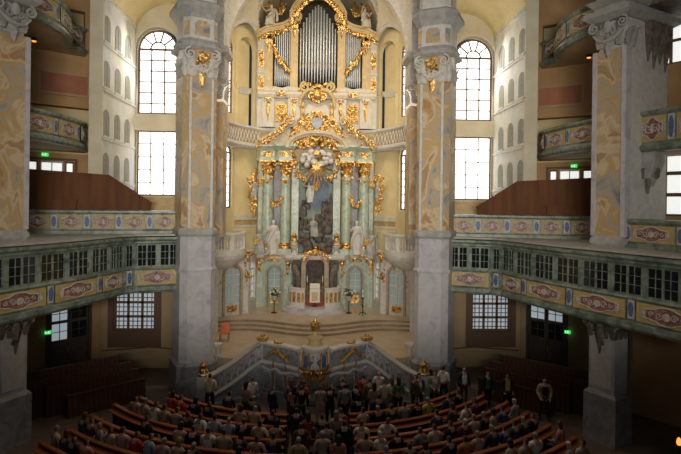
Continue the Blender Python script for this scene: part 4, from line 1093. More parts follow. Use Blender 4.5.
# ================================================================== ORGAN
YO = 36.55
org = empty('pipe_organ', (0, YO, 14.5), 'large white and gold baroque organ with silver pipes high above the altar', 'organ')
fr = Fr((0, YO), (1, 0))
def OX(px): return (px-314)/14.5
def OZ(py): return 9.2+(205-py)/14.5
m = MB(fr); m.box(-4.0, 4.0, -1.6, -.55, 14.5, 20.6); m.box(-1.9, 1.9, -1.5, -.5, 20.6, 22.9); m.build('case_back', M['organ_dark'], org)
m = MB(fr)
m.box(-3.95, 3.95, -1.2, -.3, 14.5, 16.6)
for s in (-1, 1):
    x0, x1 = sorted((s*1.15, s*2.0)); m.box(x0, x1, -.5, .12, 14.5, 16.55)
    x0, x1 = sorted((s*2.95, s*3.75)); m.box(x0, x1, -.5, .05, 14.5, 16.5)
m.build('base_case', M['organ_white'], org)
m = MB(fr)
prof = lambda e: [(-4.05, -.5), (-4.05, .12+e), (-2.85, .12+e), (-2.85, -.02+e), (-2.1, -.02+e), (-2.1, .25+e), (-1.05, .25+e), (-1.05, .05+e), (1.05, .05+e), (1.05, .25+e), (2.1, .25+e), (2.1, -.02+e), (2.85, -.02+e), (2.85, .12+e), (4.05, .12+e), (4.05, -.5)]
m.prism(prof(0), 16.5, 16.68, prof(.1)); m.prism(prof(.12), 16.68, 16.85); m.build('base_cornice', M['organ_white'], org)
m = MB(fr); m.prism(prof(-.04), 16.85, 16.98, prof(.0)); m.build('gilt_fillet', M['organ_ochre'], org)
for s in (-1, 1):
    # gilt relief panels of the base
    c = s*2.45
    m = MB(fr); m.plate([(c-.42, 14.9), (c+.42, 14.9), (c+.42, 15.9), (c+.25, 16.2), (c-.25, 16.2), (c-.42, 15.9)], -.3, -.2); p = m.build('relief_panel', M['gold_leaf'], org)
    m = MB(fr); m.spiral(c, -.15, 15.5, .3, 1.6, s, .06); m.spiral(c-.15, -.15, 15.9, .2, 1.3, 1, .045); m.spiral(c+.15, -.15, 15.9, .2, 1.3, -1, .045, PI); m.spiral(c, -.15, 15.1, .2, 1.2, -s, .045); m.build('gilt_scroll', M['gold'], p, smooth=True)
    for x in (s*1.58, s*3.35):
        m = MB(fr)
        m.leaf(x, .1 if abs(x) < 2 else .04, 15.55, .34, .85, .25); m.leaf(x, .1 if abs(x) < 2 else .04, 15.15, .26, .5, .2); m.spiral(x-.14, .2, 16.35, .14, 1.3, 1, .045); m.spiral(x+.14, .2, 16.35, .14, 1.3, -1, .045, PI)
        m.tube([(x, .14, 15.7), (x, .12, 14.9)], [.12, .03]); m.build('gilt_console', M['gold'], org, smooth=True)
    m = MB(fr); m.spiral(s*2.45-.18, .12, 16.75, .2, 1.4, 1, .05); m.spiral(s*2.45+.18, .12, 16.75, .2, 1.4, -1, .05, PI); m.leaf(s*2.45, .1, 16.6, .3, .5, .3); m.build('gilt_crest', M['gold'], org, smooth=True)
    # pilasters
    for x, zt, w, b in ((s*1.62, 21.05, .26, .12), (s*3.35, 20.05, .26, .0)):
        m = MB(fr); m.box(x-w, x+w, -.5, b, 16.98, zt); m.box(x-w*.55, x+w*.55, b, b+.03, 17.2, zt-.15); pl = m.build('pilaster', M['organ_ochre'], org)
        m = MB(fr); m.box(x-w-.06, x+w+.06, -.5, b+.08, 16.98, 17.22); m.box(x-w-.06, x+w+.06, -.5, b+.08, zt, zt+.08); m.build('pilaster_base', M['organ_white'], pl)
        m = MB(fr)
        for i in range(3): m.leaf(x-w+w*(i+.5)*2/3, b-.02, zt+.05, w*.8, .62, .25)
        for e, sg in ((x-w, 1), (x+w, -1)): m.spiral(e, b+.1, zt+.62, .15, 1.4, sg, .045, PI/2)
        m.box(x-w-.1, x+w+.1, -.5, b+.15, zt+.75, zt+.85); m.build('gilt_capital', M['gold'], pl, smooth=True)
        m = MB(fr); m.tube([(x, b+.05, zt), (x, b+.05, zt-.45)], [.13, .03]); m.build('gilt_drop', M['gold'], pl, smooth=True)
    # outer wings with gilt panels
    x0, x1 = sorted((s*3.62, s*4.12)); m = MB(fr); m.box(x0, x1, -.9, -.12, 14.5, 20.6); m.box(x0-.05, x1+.05, -.9, -.05, 18.2, 18.35); wg = m.build('side_wing', M['organ_white'], org)
    c = s*3.87
    for z0, z1 in ((17.1, 18.0), (18.6, 19.75)):
        m = MB(fr); m.box(c-.18, c+.18, -.12, -.06, z0, z1); m.spiral(c, -.04, (z0+z1)/2, .15, 1.5, s, .05); m.spiral(c, -.04, z1-.2, .12, 1.2, -s, .04); m.spiral(c, -.04, z0+.2, .12, 1.2, s, .04); m.build('gilt_panel', M['gold'], wg, smooth=True)
    # swept side pediment
    pts = []
    for i in range(15):
        t = i/14; x = 4.15-2.75*t; z = 20.55+.25*t+1.25*(t**1.6)+.18*sin(PI*2*t)
        pts.append((s*x, z))
    m = MB(fr)
    for i in range(14):
        (a, b), (c_, d) = pts[i], pts[i+1]
        m.plate([(a, b), (c_, d), (c_, d+.42), (a, b+.42)], -.6, .16); m.plate([(a, b+.30), (c_, d+.30), (c_, d+.45), (a, b+.45)], .16, .30)
    m.spiral(s*1.5, .15, 22.05, .36, 1.4, s, .13, PI/2, 6); m.spiral(s*4.0, .12, 20.95, .25, 1.2, -s, .10, PI/2, 6); m.build('swept_pediment', M['organ_ochre'], org)
    m = MB(fr)
    for i in range(1, 13):
        a, b = pts[i]; m.leaf(a, .02, b+.10, .22, -.38-.12*(i % 2), .18)
    clutter(m, [(a, .12, b-.05) for a, b in pts], 26, .16, 8+s, .08, .8)
    m.build('gilt_valance', M['gold'], org, smooth=True)
    # side pipes: lower and upper flats with a diagonal garland between
    n = 8
    for i in range(n):
        x = s*(3.0-1.1*(i+.5)/n); t = (i+.5)/n
        zl0 = 17.25+.12*sin(PI*t); gz = 20.0-1.75*(t**.62); yb = -.28+.16*sin(PI*t)
        m = MB(fr); m.lathe((x, yb, 0), [(.02, zl0), (.058, zl0+.42), (.063, zl0+.5), (.063, gz)], 8); m.box(x-.03, x+.03, yb+.04, yb+.065, zl0+.5, zl0+.72); m.build('organ_pipe', M['pipe'], org, smooth=True)
        m = MB(fr); zt = 20.75+.75*t**1.5; m.lathe((x, yb-.05, 0), [(.02, gz+.05), (.058, gz+.40), (.063, gz+.46), (.063, zt)], 8); m.build('organ_pipe', M['pipe'], org, smooth=True)
    gp = [(s*(3.08-1.25*t), .0+.2*sin(PI*t), 20.15-1.95*(t**.62)) for t in [k/10 for k in range(11)]]
    m = MB(fr); m.tube(gp, [.08+.07*sin(PI*k/10) for k in range(11)], 7); clutter(m, [(a, b+.1, c) for a, b, c in gp], 34, .19, 3+s)
    m.build('gilt_garland', M['gold'], org, smooth=True)
    m = MB(fr); m.plate([(s*3.05, 16.98), (s*1.9, 16.98), (s*1.9, 17.35), (s*2.4, 17.2), (s*3.05, 17.3)], -.3, .0); m.build('pipe_foot_rail', M['organ_white'], org)
# centre pipes
n = 13
for i in range(n):
    t = (i-6)/6; x = 1.24*t*.96
    r = .082+.012*(1-abs(t)); zb = 17.55; zt = 22.85-1.5*abs(t)**1.4; yb = -.12+.42*(1-t*t)**.5*.8
    m = MB(fr); m.lathe((x, yb, 0), [(.015, zb), (r*.9, zb+.95), (r, zb+1.02), (r, zt), (r*.8, zt+.01)], 12); p = m.build('organ_pipe', M['pipe'], org, smooth=True)
    m = MB(fr); m.hull8([(x-.05, yb+r*.8, zb+1.05), (x+.05, yb+r*.8, zb+1.05), (x+.05, yb+r+.02, zb+1.05), (x-.05, yb+r+.02, zb+1.05)], [(x-.02, yb+r*.8, zb+1.42), (x+.02, yb+r*.8, zb+1.42), (x+.02, yb+r+.01, zb+1.42), (x-.02, yb+r+.01, zb+1.42)]); m.build('pipe_mouth', M['organ_white'], p)
# centre canopy with gilt valance
cpts = [(-1.95+3.9*i/24, 21.75+1.75*cos((i-12)/12*PI/2)**.8) for i in range(25)]
m = MB(fr)
for i in range(24):
    (a, b), (c, d) = cpts[i], cpts[i+1]
    m.plate([(a, b), (c, d), (c, d+.40), (a, b+.40)], -.6, .5); m.plate([(a, b+.32), (c, d+.32), (c, d+.5), (a, b+.5)], .5, .65)
m.build('centre_canopy', M['organ_ochre'], org)
m = MB(fr)
for i in range(1, 24):
    a, b = cpts[i]; k = abs(i-12)/12
    m.leaf(a, .42, b+.10, .24, -.55-.6*k**2*(1 if i % 2 else .7), .15)
clutter(m, [(a, .5, b-.12) for a, b in cpts[1:-1]], 40, .17, 5, .11, .8)
m.build('gilt_valance', M['gold'], org, smooth=True)
# gilt shell cartouche under the centre pipes
m = MB(fr)
for s in (-1, 1):
    m.tube([(s*.12, .3, 16.95), (s*.45, .42, 17.05), (s*.8, .45, 16.9), (s*1.1, .35, 16.45), (s*1.18, .25, 15.9)], [.10, .13, .14, .13, .10], 8)
    m.spiral(s*.85, .42, 17.2, .34, 1.5, -s, .10, PI/2 if s > 0 else PI/2, 6)
m.build('centre_scroll', M['organ_ochre'], org, smooth=True)
m = MB(fr); m.ball((0, .45, 16.75), (.30, .2, .36), 12, 8); m.spiral(-.4, .45, 16.55, .28, 1.5, 1, .08); m.spiral(.4, .45, 16.55, .28, 1.5, -1, .08, PI)
for i in range(9):
    a = PI*(i/8); m.leaf(.0+.42*cos(a), .38, 16.85+.35*sin(a), .22, .32, .4)
for i in range(6):
    a = PI+PI*(i+.5)/6; m.ball((.40*cos(a), .42, 16.62+.42*sin(a)), .12, 6, 5)
for s in (-1, 1):
    for k in range(9):
        t = k/8; m.leaf(s*(.5+.75*t), .40, 17.28-.35*t+.18*sin(PI*t), .2, .25, .3)
m.build('gilt_shell', M['gold'], org, smooth=True)
m = MB(fr); m.plate([(-.85, 14.6), (.85, 14.6), (.85, 15.7), (.6, 16.1), (-.6, 16.1), (-.85, 15.7)], -.3, .1); m.build('centre_panel', M['organ_white'], org)
for s in (-1, 1):
    m = MB(fr); m.box(s*1.0-.1, s*1.0+.1, .1, .2, 14.8, 16.2); m.spiral(s*1.0, .22, 15.4, .12, 1.2, s, .04); m.spiral(s*1.0, .22, 15.9, .12, 1.2, s, .04); m.build('gilt_strip', M['gold_leaf'], org)
# angels on the swept pediments
for s in (-1, 1):
    pose = dict(seated=True, lean=.15)
    pose['Rel'] = (.32, .16, 1.3); pose['Rwr'] = (.38, .34, 1.48); pose['Lel'] = (-.3, .1, 1.18); pose['Lwr'] = (-.22, .34, 1.22)
    a = statue('angel_statue', (s*3.15, YO-.1, 21.32), PI+s*.5, 2.0, pose, [M['organ_white'], M['organ_white'], M['gold'], M['gold']],
               'seated white angel with gilt wings on the %s pediment of the organ' % SIDE[s], wings=55, group='organ angels',
               extra=[('trumpet', lambda m: m.tube([(.1, .3, 1.12), (.34, .42, 1.12), (.62, .62, 1.2)], [.02, .025, .09], 8), M['gold'])])
# ================================================================== ALTAR RETABLE
YR = 36.4
ret = empty('altar_retable', (0, YR, CF), 'towering pale green and gold marble altar retable with columns and a dark carved scene', 'altar')
fr = Fr((0, YR), (1, 0))
# lower storey
for s in (-1, 1):
    m = MB(fr); x0, x1 = sorted((s*1.55, s*4.35))
    c = s*2.78
    arch_wall(m, x0, x1, CF, 5.5, c-.52, c+.52, CF, 4.45, -1.0, 0)
    m.box(x0, x1, -1.0, -.7, CF, 5.5)
    xx = sorted((s*3.55, s*4.1)); m.box(xx[0], xx[1], 0, .15, CF, 5.5)
    xx = sorted((s*1.62, s*2.1)); m.box(xx[0], xx[1], 0, .25, CF, 5.5)
    m.build('lower_storey', M['pale_green_marble'], ret)
for s in (-1, 1):
    c = s*2.78
    m = MB(fr); outer = arch_poly(c-.60, c+.60, CF, 4.45, 12); inner = arch_poly(c-.47, c+.47, CF, 4.45, 12)
    for i in range(1, len(outer)):
        j = (i+1) % len(outer); m.plate([outer[i], outer[j], inner[j], inner[i]], 0, .12)
    fm = m.build('door_surround', M['arch_tan'], ret)
    m = MB(fr); m.plate(arch_poly(c-.47, c+.47, CF, 4.45, 12), -.35, -.28); d = m.build('side_door', M['relief_green'], ret)
    m = MB(fr); m.plate(arch_poly(c-.36, c+.36, 3.2, 4.45, 10), -.28, -.26); m.build('glass_pane', M['teal_glass'], d)
    m = MB(fr); m.box(c-.03, c+.03, -.28, -.22, 3.1, 4.9)
    for z in (3.55, 4.0, 4.45): m.box(c-.4, c+.4, -.28, -.23, z-.02, z+.02)
    m.build('glazing_bars', M['frame_white'], d)
    m = MB(fr); m.box(c-.3, c+.3, -.28, -.25, 2.4, 2.95); m.spiral(c, -.22, 2.67, .18, 1.4, s, .045); m.build('gilt_relief', M['gold'], d)
    # arched crest over the door
    m = MB(fr)
    for i in range(12):
        t0, t1 = PI*i/12, PI*(i+1)/12
        q = lambda t, r, h: (c+r*cos(t), 5.25+h*sin(t)+.12*cos(t)*-s)
        m.plate([q(t0, .85, .45), q(t0, 1.05, .68), q(t1, 1.05, .68), q(t1, .85, .45)], -.3, .35)
    m.spiral(c-.95, .2, 5.25, .24, 1.4, 1, .08, 0, 6); m.spiral(c+.95, .2, 5.25, .24, 1.4, -1, .08, PI, 6)
    m.build('door_crest', M['arch_tan'], ret)
    m = MB(fr); clutter(m, [(c-.9, .35, 5.35), (c-.5, .38, 5.75), (c, .4, 5.95), (c+.5, .38, 5.75), (c+.9, .35, 5.35)], 22, .17, 90+s, .09, .6); clutter(m, [(s*1.86, .3, 5.3), (s*1.86, .3, 4.3)], 10, .17, 92+s, .1, .8); m.leaf(c, .2, 5.35, .42, .6, .3); m.spiral(c-.25, .3, 5.45, .22, 1.4, 1, .06); m.spiral(c+.25, .3, 5.45, .22, 1.4, -1, .06, PI)
    for x in (s*1.86, s*3.82): m.leaf(x, .22, 4.9, .4, .8, .25); m.leaf(x, .2, 4.5, .3, .5, .2); m.ball((x, .3, 5.2), (.16, .12, .22), 7, 5)
    m.build('gilt_ornament', M['gold'], ret, smooth=True)
    m = MB(fr); x = s*1.12
    m.tube([(x+s*.28, .35, 5.25), (x+s*.22, .55, 4.9), (x, .62, 4.4), (x-s*.05, .55, 3.9), (x+s*.12, .45, 3.4)], [.22, .26, .24, .2, .22], 8); m.spiral(x+s*.1, .6, 5.15, .25, 1.4, -s, .09, PI/2, 6); m.spiral(x+s*.1, .55, 3.4, .22, 1.4, s, .08, -PI/2, 6)
    m.build('console', M['dark_stone'], ret, smooth=True)
# table cornice with recess
m = MB(fr); pr = [(-4.4, -1.0), (-4.4, .15), (-3.3, .2), (-2.3, .3), (-1.9, .75), (-1.0, .85), (1.0, .85), (1.9, .75), (2.3, .3), (3.3, .2), (4.4, .15), (4.4, -1.0)]
m.prism(pr, 5.5, 5.62, offset_poly(pr, .06)); m.prism(offset_poly(pr, .08), 5.62, 5.82); m.build('middle_cornice', M['white_stone'], ret)
m = MB(fr); m.box(-1.6, 1.6, -1.0, -.25, CF, 5.5); m.build('niche_back', M['dark_stone'], ret)
m = MB(fr); outer = arch_poly(-.92, .92, 3.6, 5.15, 14); inner = arch_poly(-.62, .62, 3.6, 5.1, 14)
for i in range(1, len(outer)):
    j = (i+1) % len(outer); m.plate([outer[i], outer[j], inner[j], inner[i]], -.2, .92)
m.build('niche_arch', M['arch_tan'], ret)
m = MB(fr); m.plate(arch_poly(-.62, .62, 3.6, 5.1, 12), -.1, .3)
for i in range(9):
    x = -.45+.9*i/8; m.ball((x, .35, 4.15+.2*(i % 3)), (.08, .1, .14), 6, 5); m.tube([(x, .33, 3.65), (x, .36, 4.1+.2*(i % 3))], [.1, .07])
for t in (.25, .75): m.plate(ell(0, 4.95, .2+.3*t, .2+.3*t, 16), .3, .33+.03*(1-t))
m.build('supper_relief', M['rock'], ret)
m = MB(fr)
for i in range(11):
    a = PI*(i/10); m.leaf(.75*cos(a), .75, 5.55+.30*sin(a), .26, .35+.25*sin(a), .3)
m.ball((0, .95, 6.0), (.22, .15, .26), 8, 6); m.spiral(-.4, .95, 5.85, .24, 1.5, 1, .07); m.spiral(.4, .95, 5.85, .24, 1.5, -1, .07, PI); m.ball((0, .98, 6.35), .11, 8, 6)
for s in (-1, 1): m.spiral(s*.78, .92, 5.65, .2, 1.4, s, .06); m.leaf(s*.85, .9, 5.3, .25, .3, .3)
m.build('gilt_crown', M['gold'], ret, smooth=True)
# columns
def column(x, b, r, z0, z1, nm):
    m = MB(fr); m.box(x-r*1.35, x+r*1.35, b-r*1.35, b+r*1.35, 5.82, z0-.25); pd = m.build('column_pedestal', M['pale_green_marble'], ret)
    m = MB(fr); m.lathe((x, b, 0), [(r*1.35, z0-.25), (r*1.38, z0-.15), (r*1.15, z0-.05), (r*1.28, z0+.05), (r*1.03, z0+.16)], 20); m.build('gilt_base', M['gold'], pd, smooth=True)
    m = MB(fr); m.lathe((x, b, 0), [(r, z0+.1), (r*1.01, z0+(z1-z0)*.35), (r*.88, z1)], 24); c = m.build('column', M['pale_green_marble'], ret, smooth=True)
    m = MB(fr)
    for k in range(9):
        a = 2*PI*k/9; m.leaf(x+r*.85*cos(a), b+r*.85*sin(a), z1-.05, r*.62, .55, .3, db=sin(a), da=cos(a)); a += PI/9; m.leaf(x+r*.85*cos(a), b+r*.85*sin(a), z1+.3, r*.6, .48, .4, db=sin(a), da=cos(a))
    m.lathe((x, b, 0), [(r*.8, z1-.1), (r*.85, z1+.6), (r*1.25, z1+.95)], 14); m.box(x-r*1.4, x+r*1.4, b-r*1.4, b+r*1.4, z1+.92, z1+1.02)
    for e in (-1, 1): m.spiral(x+e*r*1.15, b+r*1.1, z1+.78, .15, 1.4, -e, .045, PI/2)
    clutter(m, [(x+r*1.0*cos(a), b+r*1.0*sin(a), z1+.3+.25*(i % 2)) for i, a in enumerate([PI*q/8 for q in range(9)])], 22, .16, int(x*10), .08)
    clutter(m, [(x-r, b+r*1.25, z1-.15), (x, b+r*1.4, z1-.35), (x+r, b+r*1.25, z1-.15)], 10, .16, int(x*10)+1, .07, 1)
    m.build('gilt_capital', M['gold'], c, smooth=True)
for s in (-1, 1):
    column(s*2.08, .15, .335, 6.45, 11.15, 'column'); column(s*3.3, -.25, .40, 6.45, 11.15, 'column')
    m = MB(fr); xx = sorted((s*1.2, s*1.68)); m.box(xx[0], xx[1], -1.0, -.35, 5.82, 12.2); m.box(*sorted((s*3.55, s*4.0)), -1.2, -.5, 5.82, 12.2); m.build('back_pilaster', M['pale_green_marble'], ret)
    m = MB(fr); m.box(*sorted((s*2.3, s*3.2)), -1.1, -.9, 5.82, 12.2); m.build('intercolumn_wall', M['dark_lilac_marble'], ret)  # dark marble puts the deep shade between the columns into the colour
    # entablature block with cornice
    pr = [(s*1.62, -1.1), (s*1.62, .5), (s*2.55, .5), (s*2.85, .1), (s*3.85, .1), (s*4.15, -.3), (s*4.15, -1.1)]
    m = MB(fr); m.prism(pr, 12.17, 12.4); m.prism(offset_poly(pr, -.06), 12.4, 12.85); m.build('entablature', M['pale_green_marble'], ret)
    m = MB(fr); m.prism(pr, 12.85, 12.98, offset_poly(pr, .12)); m.prism(offset_poly(pr, .14), 12.98, 13.12, offset_poly(pr, .3)); m.prism(offset_poly(pr, .3), 13.12, 13.22); m.build('cornice', M['pale_green_marble'], ret)
    m = MB(fr)
    for x, b in ((s*2.08, .5), (s*3.3, .1)):
        m.leaf(x, b, 12.4, .5, .5, .2); m.spiral(x-.25, b+.08, 12.62, .2, 1.3, 1, .05); m.spiral(x+.25, b+.08, 12.62, .2, 1.3, -1, .05, PI)
    for k in range(10): x = s*(1.75+2.2*k/9); m.ball((x, .42 if abs(x) < 2.6 else .05, 12.92), .07, 6, 5)
    m.build('gilt_ornament', M['gold'], ret, smooth=True)
    # broken pediment volute
    pts = [(s*(3.95-2.15*t), 13.25+.35*t+1.45*t**1.7) for t in [i/10 for i in range(11)]]
    m = MB(fr)
    for i in range(10):
        (a, b), (c, d) = pts[i], pts[i+1]; m.plate([(a, b), (c, d), (c, d+.32), (a, b+.32)], -.6, .25); m.plate([(a, b+.22), (c, d+.22), (c, d+.36), (a, b+.36)], .25, .42)
        m.plate([(a, 13.2), (c, 13.2), (c, d), (a, b)], -.5, .0)
    m.spiral(s*1.75, .3, 14.9, .3, 1.5, -s, .12, PI/2, 6); m.build('broken_pediment', M['cream_stone'], ret)
    m = MB(fr)
    for i in range(1, 10):
        a, b = pts[i]; m.leaf(a, .3, b+.15, .26, .26, .5)
    clutter(m, [(a, .4, b+.02) for a, b in pts], 46, .22, 50+s, .14, .6)
    m.build('gilt_foliage', M['gold'], ret, smooth=True)
    # garlands between the columns
    m = MB(fr); gp = [(s*(2.35+.75*t), .35-.25*t, 9.55-.45*sin(PI*t)) for t in [k/8 for k in range(9)]]
    m.tube(gp, [.06+.05*sin(PI*k/8) for k in range(9)], 7); clutter(m, [(a, b+.08, c) for a, b, c in gp], 26, .18, 40+s, .08)
    m.spiral(s*2.35, .45, 9.7, .18, 1.3, s, .05); m.build('gilt_garland', M['gold'], ret, smooth=True)
    # hanging gilt trophies on the outer flank
    m = MB(fr)
    random.seed(5)
    for k in range(16):
        t = k/15; x = s*(4.2+.28*sin(PI*t*1.0)+random.uniform(-.12, .12)); z = 11.2-2.2*t
        m.leaf(x, .0, z, .26, random.uniform(-.45, .4), random.uniform(.2, .5), s*random.uniform(-.2, .5))
    clutter(m, [(s*4.05, .05, 11.3), (s*4.5, .05, 10.6), (s*4.3, .05, 9.8), (s*4.35, .05, 9.0), (s*4.15, .05, 8.6)], 56, .22, 60+s, .2, .6)
    m.spiral(s*4.35, .12, 10.9, .25, 1.4, s, .06); m.spiral(s*4.2, .12, 9.0, .22, 1.4, -s, .06); m.build('gilt_trophy', M['gold'], ret, smooth=True)
# central arched pediment
m = MB(fr); n = 22
def cp(t, r, h): return (r*cos(t), 13.0+h*sin(t))
for i in range(n):
    t0, t1 = PI*i/n, PI*(i+1)/n
    m.plate([cp(t0, 1.75, .85), cp(t0, 1.98, 1.08), cp(t1, 1.98, 1.08), cp(t1, 1.75, .85)], -.7, .75)
    m.plate([cp(t0, 1.9, 1.0), cp(t0, 2.08, 1.2), cp(t1, 2.08, 1.2), cp(t1, 1.9, 1.0)], .55, .9)
m.build('arched_pediment', M['cream_stone'], ret)
m = MB(fr)
tops = [cp(PI*i/n, 2.0, 1.12) for i in range(n+1)]; outs = [(1.85*cos(PI*i/n), 13.3+1.85*sin(PI*i/n)) for i in range(n+1)]
for i in range(n): m.plate([tops[i], outs[i], outs[i+1], tops[i+1]], -.7, .45)
m.build('attic_hood', M['organ_ochre'], ret)
m = MB(fr); m.box(-1.75, 1.75, -.75, -.5, 12.2, 13.6); m.plate([cp(PI*i/n, 1.76, .9) for i in range(n+1)], -.75, -.5); m.build('pediment_ground', M['organ_ochre'], ret)
m = MB(fr)
for i in range(1, n):
    a, b = outs[i]; m.leaf(a, .40, b-.18, .26, .28, .5)
clutter(m, [(a*.92, .5, b-.2) for a, b in outs[1:-1]], 50, .2, 6, .12, .5); clutter(m, [(a*.6, .5, b-.45) for a, b in outs[3:-3]], 30, .2, 16, .16, .5)
for s in (-1, 1):
    m.spiral(s*.55, .6, 15.0, .3, 1.6, -s, .08, PI/2); m.spiral(s*1.05, .55, 14.7, .28, 1.5, -s, .08, PI/2); m.spiral(s*1.4, .5, 14.3, .22, 1.4, s, .06); m.spiral(s*.5, .62, 14.4, .25, 1.4, s, .07)
for i in range(14):
    a = 2*PI*i/14; m.leaf(.52*cos(a), .55, 14.7+.52*sin(a), .22, .26*sin(a)+.02, .35); m.ball((.5*cos(a), .62, 14.7+.5*sin(a)), .10, 6, 5)
m.spiral(-.2, .65, 15.3, .24, 1.4, 1, .07); m.spiral(.2, .65, 15.3, .24, 1.4, -1, .07, PI); m.build('gilt_crest', M['gold'], ret, smooth=True)
m = MB(fr); m.lathe((0, 0, 0), [(.0, 0)], 3) if False else m.plate([(-.42, 14.95), (-.3, 14.5), (0, 14.25), (.3, 14.5), (.42, 14.95), (.2, 15.05), (-.2, 15.05)], .5, .72); m.build('coat_of_arms', M['panel_blue'] if False else M['blue_grey_marble'], ret)
# valance of gilt clouds below the arch
m = MB(fr); random.seed(11)
for i in range(19):
    t = PI*i/18; a, b = cp(t, 1.70, .85)
    m.leaf(a, .5, b-.02, .26, -.36-.12*(i % 2), .3)
clutter(m, [(*[cp(PI*i/18, 1.62, .72)[0]], .5, cp(PI*i/18, 1.62, .72)[1]) for i in range(19)], 70, .22, 12, .16, .8); clutter(m, [(*[cp(PI*i/18, 1.3, .45)[0]], .35, cp(PI*i/18, 1.3, .45)[1]) for i in range(19)], 60, .24, 13, .2, .8)
for s in (-1, 1):
    clutter(m, [(s*1.62, .25, 12.7), (s*1.45, .25, 11.7), (s*1.2, .25, 11.1), (s*.75, .1, 10.95)], 34, .23, 30+s, .15, .8)
m.build('gilt_valance', M['gold'], ret, smooth=True)
# backdrop of the carved scene
m = MB(fr); m.box(-1.4, 1.4, -1.25, -1.1, 5.82, 13.6); m.build('scene_backdrop', M['relief_green'], ret)
m = MB(fr); m.plate([(-.75, 9.0), (-.8, 10.6), (-.4, 11.3), (.4, 11.3), (.9, 10.6), (.85, 9.0)], -1.1, -.95); m.build('sky_panel', M['relief_blue'], ret)
m = MB(fr); random.seed(3)
for k in range(34):     # rocky hill
    t = k/33; x = -1.15+2.3*random.random(); h = random.uniform(0, 1); z = 5.9+h*(2.9*(1-abs(x)/1.9)); m.ball((x, -.75+.5*(1-h), z), (random.uniform(.22, .42), .3, random.uniform(.2, .4)), 7, 5)
for x, z, h in ((.75, 8.3, 1.2), (1.05, 8.2, 1.6), (.5, 8.2, .9), (-1.0, 8.2, .9)):
    m.prism([(x-.14, -.95), (x+.14, -.95), (x+.14, -.7), (x-.14, -.7)], z-1, z+h*.7, None); m.prism([(x-.16, -.97), (x+.16, -.97), (x+.16, -.68), (x-.16, -.68)], z+h*.7, z+h*1.15, [(x-.01, -.83), (x+.01, -.83), (x+.01, -.82), (x-.01, -.82)])
for k in range(16): m.ball((random.choice((-1, 1))*random.uniform(.5, 1.2), -.8, random.uniform(7.5, 9.6)), (.2, .2, .3), 6, 5)
m.build('rocky_hill', M['rock'], ret, smooth=True)
# glory: clouds and rays
m = MB(fr); random.seed(9)
for k in range(26):
    a = 2*PI*k/26; L = 1.75 if k % 2 else 1.3
    L *= 1 if sin(a) < .3 else .7
    m.stack([[(x+dx, .35+dy, z+dz) for dx, dy, dz in ((-w*sin(a), 0, w*cos(a)), (0, w*.6, 0), (w*sin(a), 0, -w*cos(a)), (0, -w*.6, 0))] for x, z, w in ((.3*cos(a), 11.9+.3*sin(a), .05), (L*cos(a)*.8, 11.9+L*sin(a)*.9, .03))])
m.build('gilt_rays', M['gold'], ret)
m = MB(fr)
for k in range(22): 
    a = 2*PI*k/22; r = random.uniform(.3, 1.0); m.ball((1.05*r*cos(a), .55, 12.3+.6*r*sin(a)), (random.uniform(.18, .34), .22, random.uniform(.14, .24)), 8, 6)
for x, z in ((-.5, 12.2), (.5, 12.3), (0, 12.75), (-.9, 12.5), (.9, 12.55)): m.ball((x, .75, z), (.13, .12, .15), 8, 6)
m.build('cloud_cluster', M['white_stone'], ret, smooth=True)
m = MB(fr); m.plate([(-.02+.42*cos(a)*(1 if i % 2 else .35), 11.72+.42*sin(a)*(1 if i % 2 else .35)) for i, a in enumerate([2*PI*k/16 for k in range(16)])], .8, .88); m.ball((0, .9, 12.65), (.3, .12, .2), 8, 6); m.build('gilt_star', M['gold'], ret)
# ------------------------------------------------------------------ statues on the altar
W = M['white_stone']
statue('altar_statue', (-2.85, YR-.35, 5.83), PI+.15, 2.25, dict(Rel=(.28, .05, 1.2), Rwr=(.12, .22, 1.25), Lel=(-.3, 0, 1.15), Lwr=(-.2, .24, 1.05), lean=.06), [W, W, W], 'white standing robed statue holding tablets between the left altar columns', group='altar statues',
       extra=[('tablets', lambda m: m.hull8([(-.32, .22, .8), (-.06, .3, .8), (-.06, .35, .8), (-.32, .27, .8)], [(-.32, .2, 1.2), (-.06, .28, 1.2), (-.06, .33, 1.2), (-.32, .25, 1.2)]), W)])
statue('altar_statue', (2.80, YR-.35, 5.83), PI-.15, 2.25, dict(Rel=(.3, .05, 1.2), Rwr=(.34, .2, 1.42), Lel=(-.28, 0, 1.15), Lwr=(-.1, .24, 1.15), lean=.05), [W, W, W], 'white standing robed statue with gilt staff between the right altar columns', group='altar statues',
       extra=[('staff', lambda m: m.tube([(.36, .26, .1), (.33, .22, 2.0)], .02), M['gold'])])
G = M['grey_stone']
for s in (-1, 1):
    statue('seated_statue', (s*3.82, YR-.42, 5.83), PI-s*.35, 2.15, dict(seated=True, lean=.12, Rel=(.3, .12, 1.2), Rwr=(.2, .32, 1.1), Lel=(-.32, .08, 1.3), Lwr=(-.38, .2, 1.55)), [G, M['dark_stone'] if False else G, G, M['gold_leaf']], 'grey seated apostle statue at the %s outer end of the altar' % SIDE[s], group='seated altar statues',
           extra=[('book', lambda m: m.box(.02, .34, .3, .36, .55, .9), M['gold_leaf'])])
statue('kneeling_statue', (-.15, YR+.25, 7.0), PI+.35, 1.75, dict(seated=True, lean=.0, Rel=(.26, .14, 1.18), Rwr=(.06, .3, 1.28), Lel=(-.26, .14, 1.18), Lwr=(-.05, .3, 1.28), head=(0, -.02)), [G, G, G], 'pale praying statue kneeling on the dark rocks in the middle of the altar')
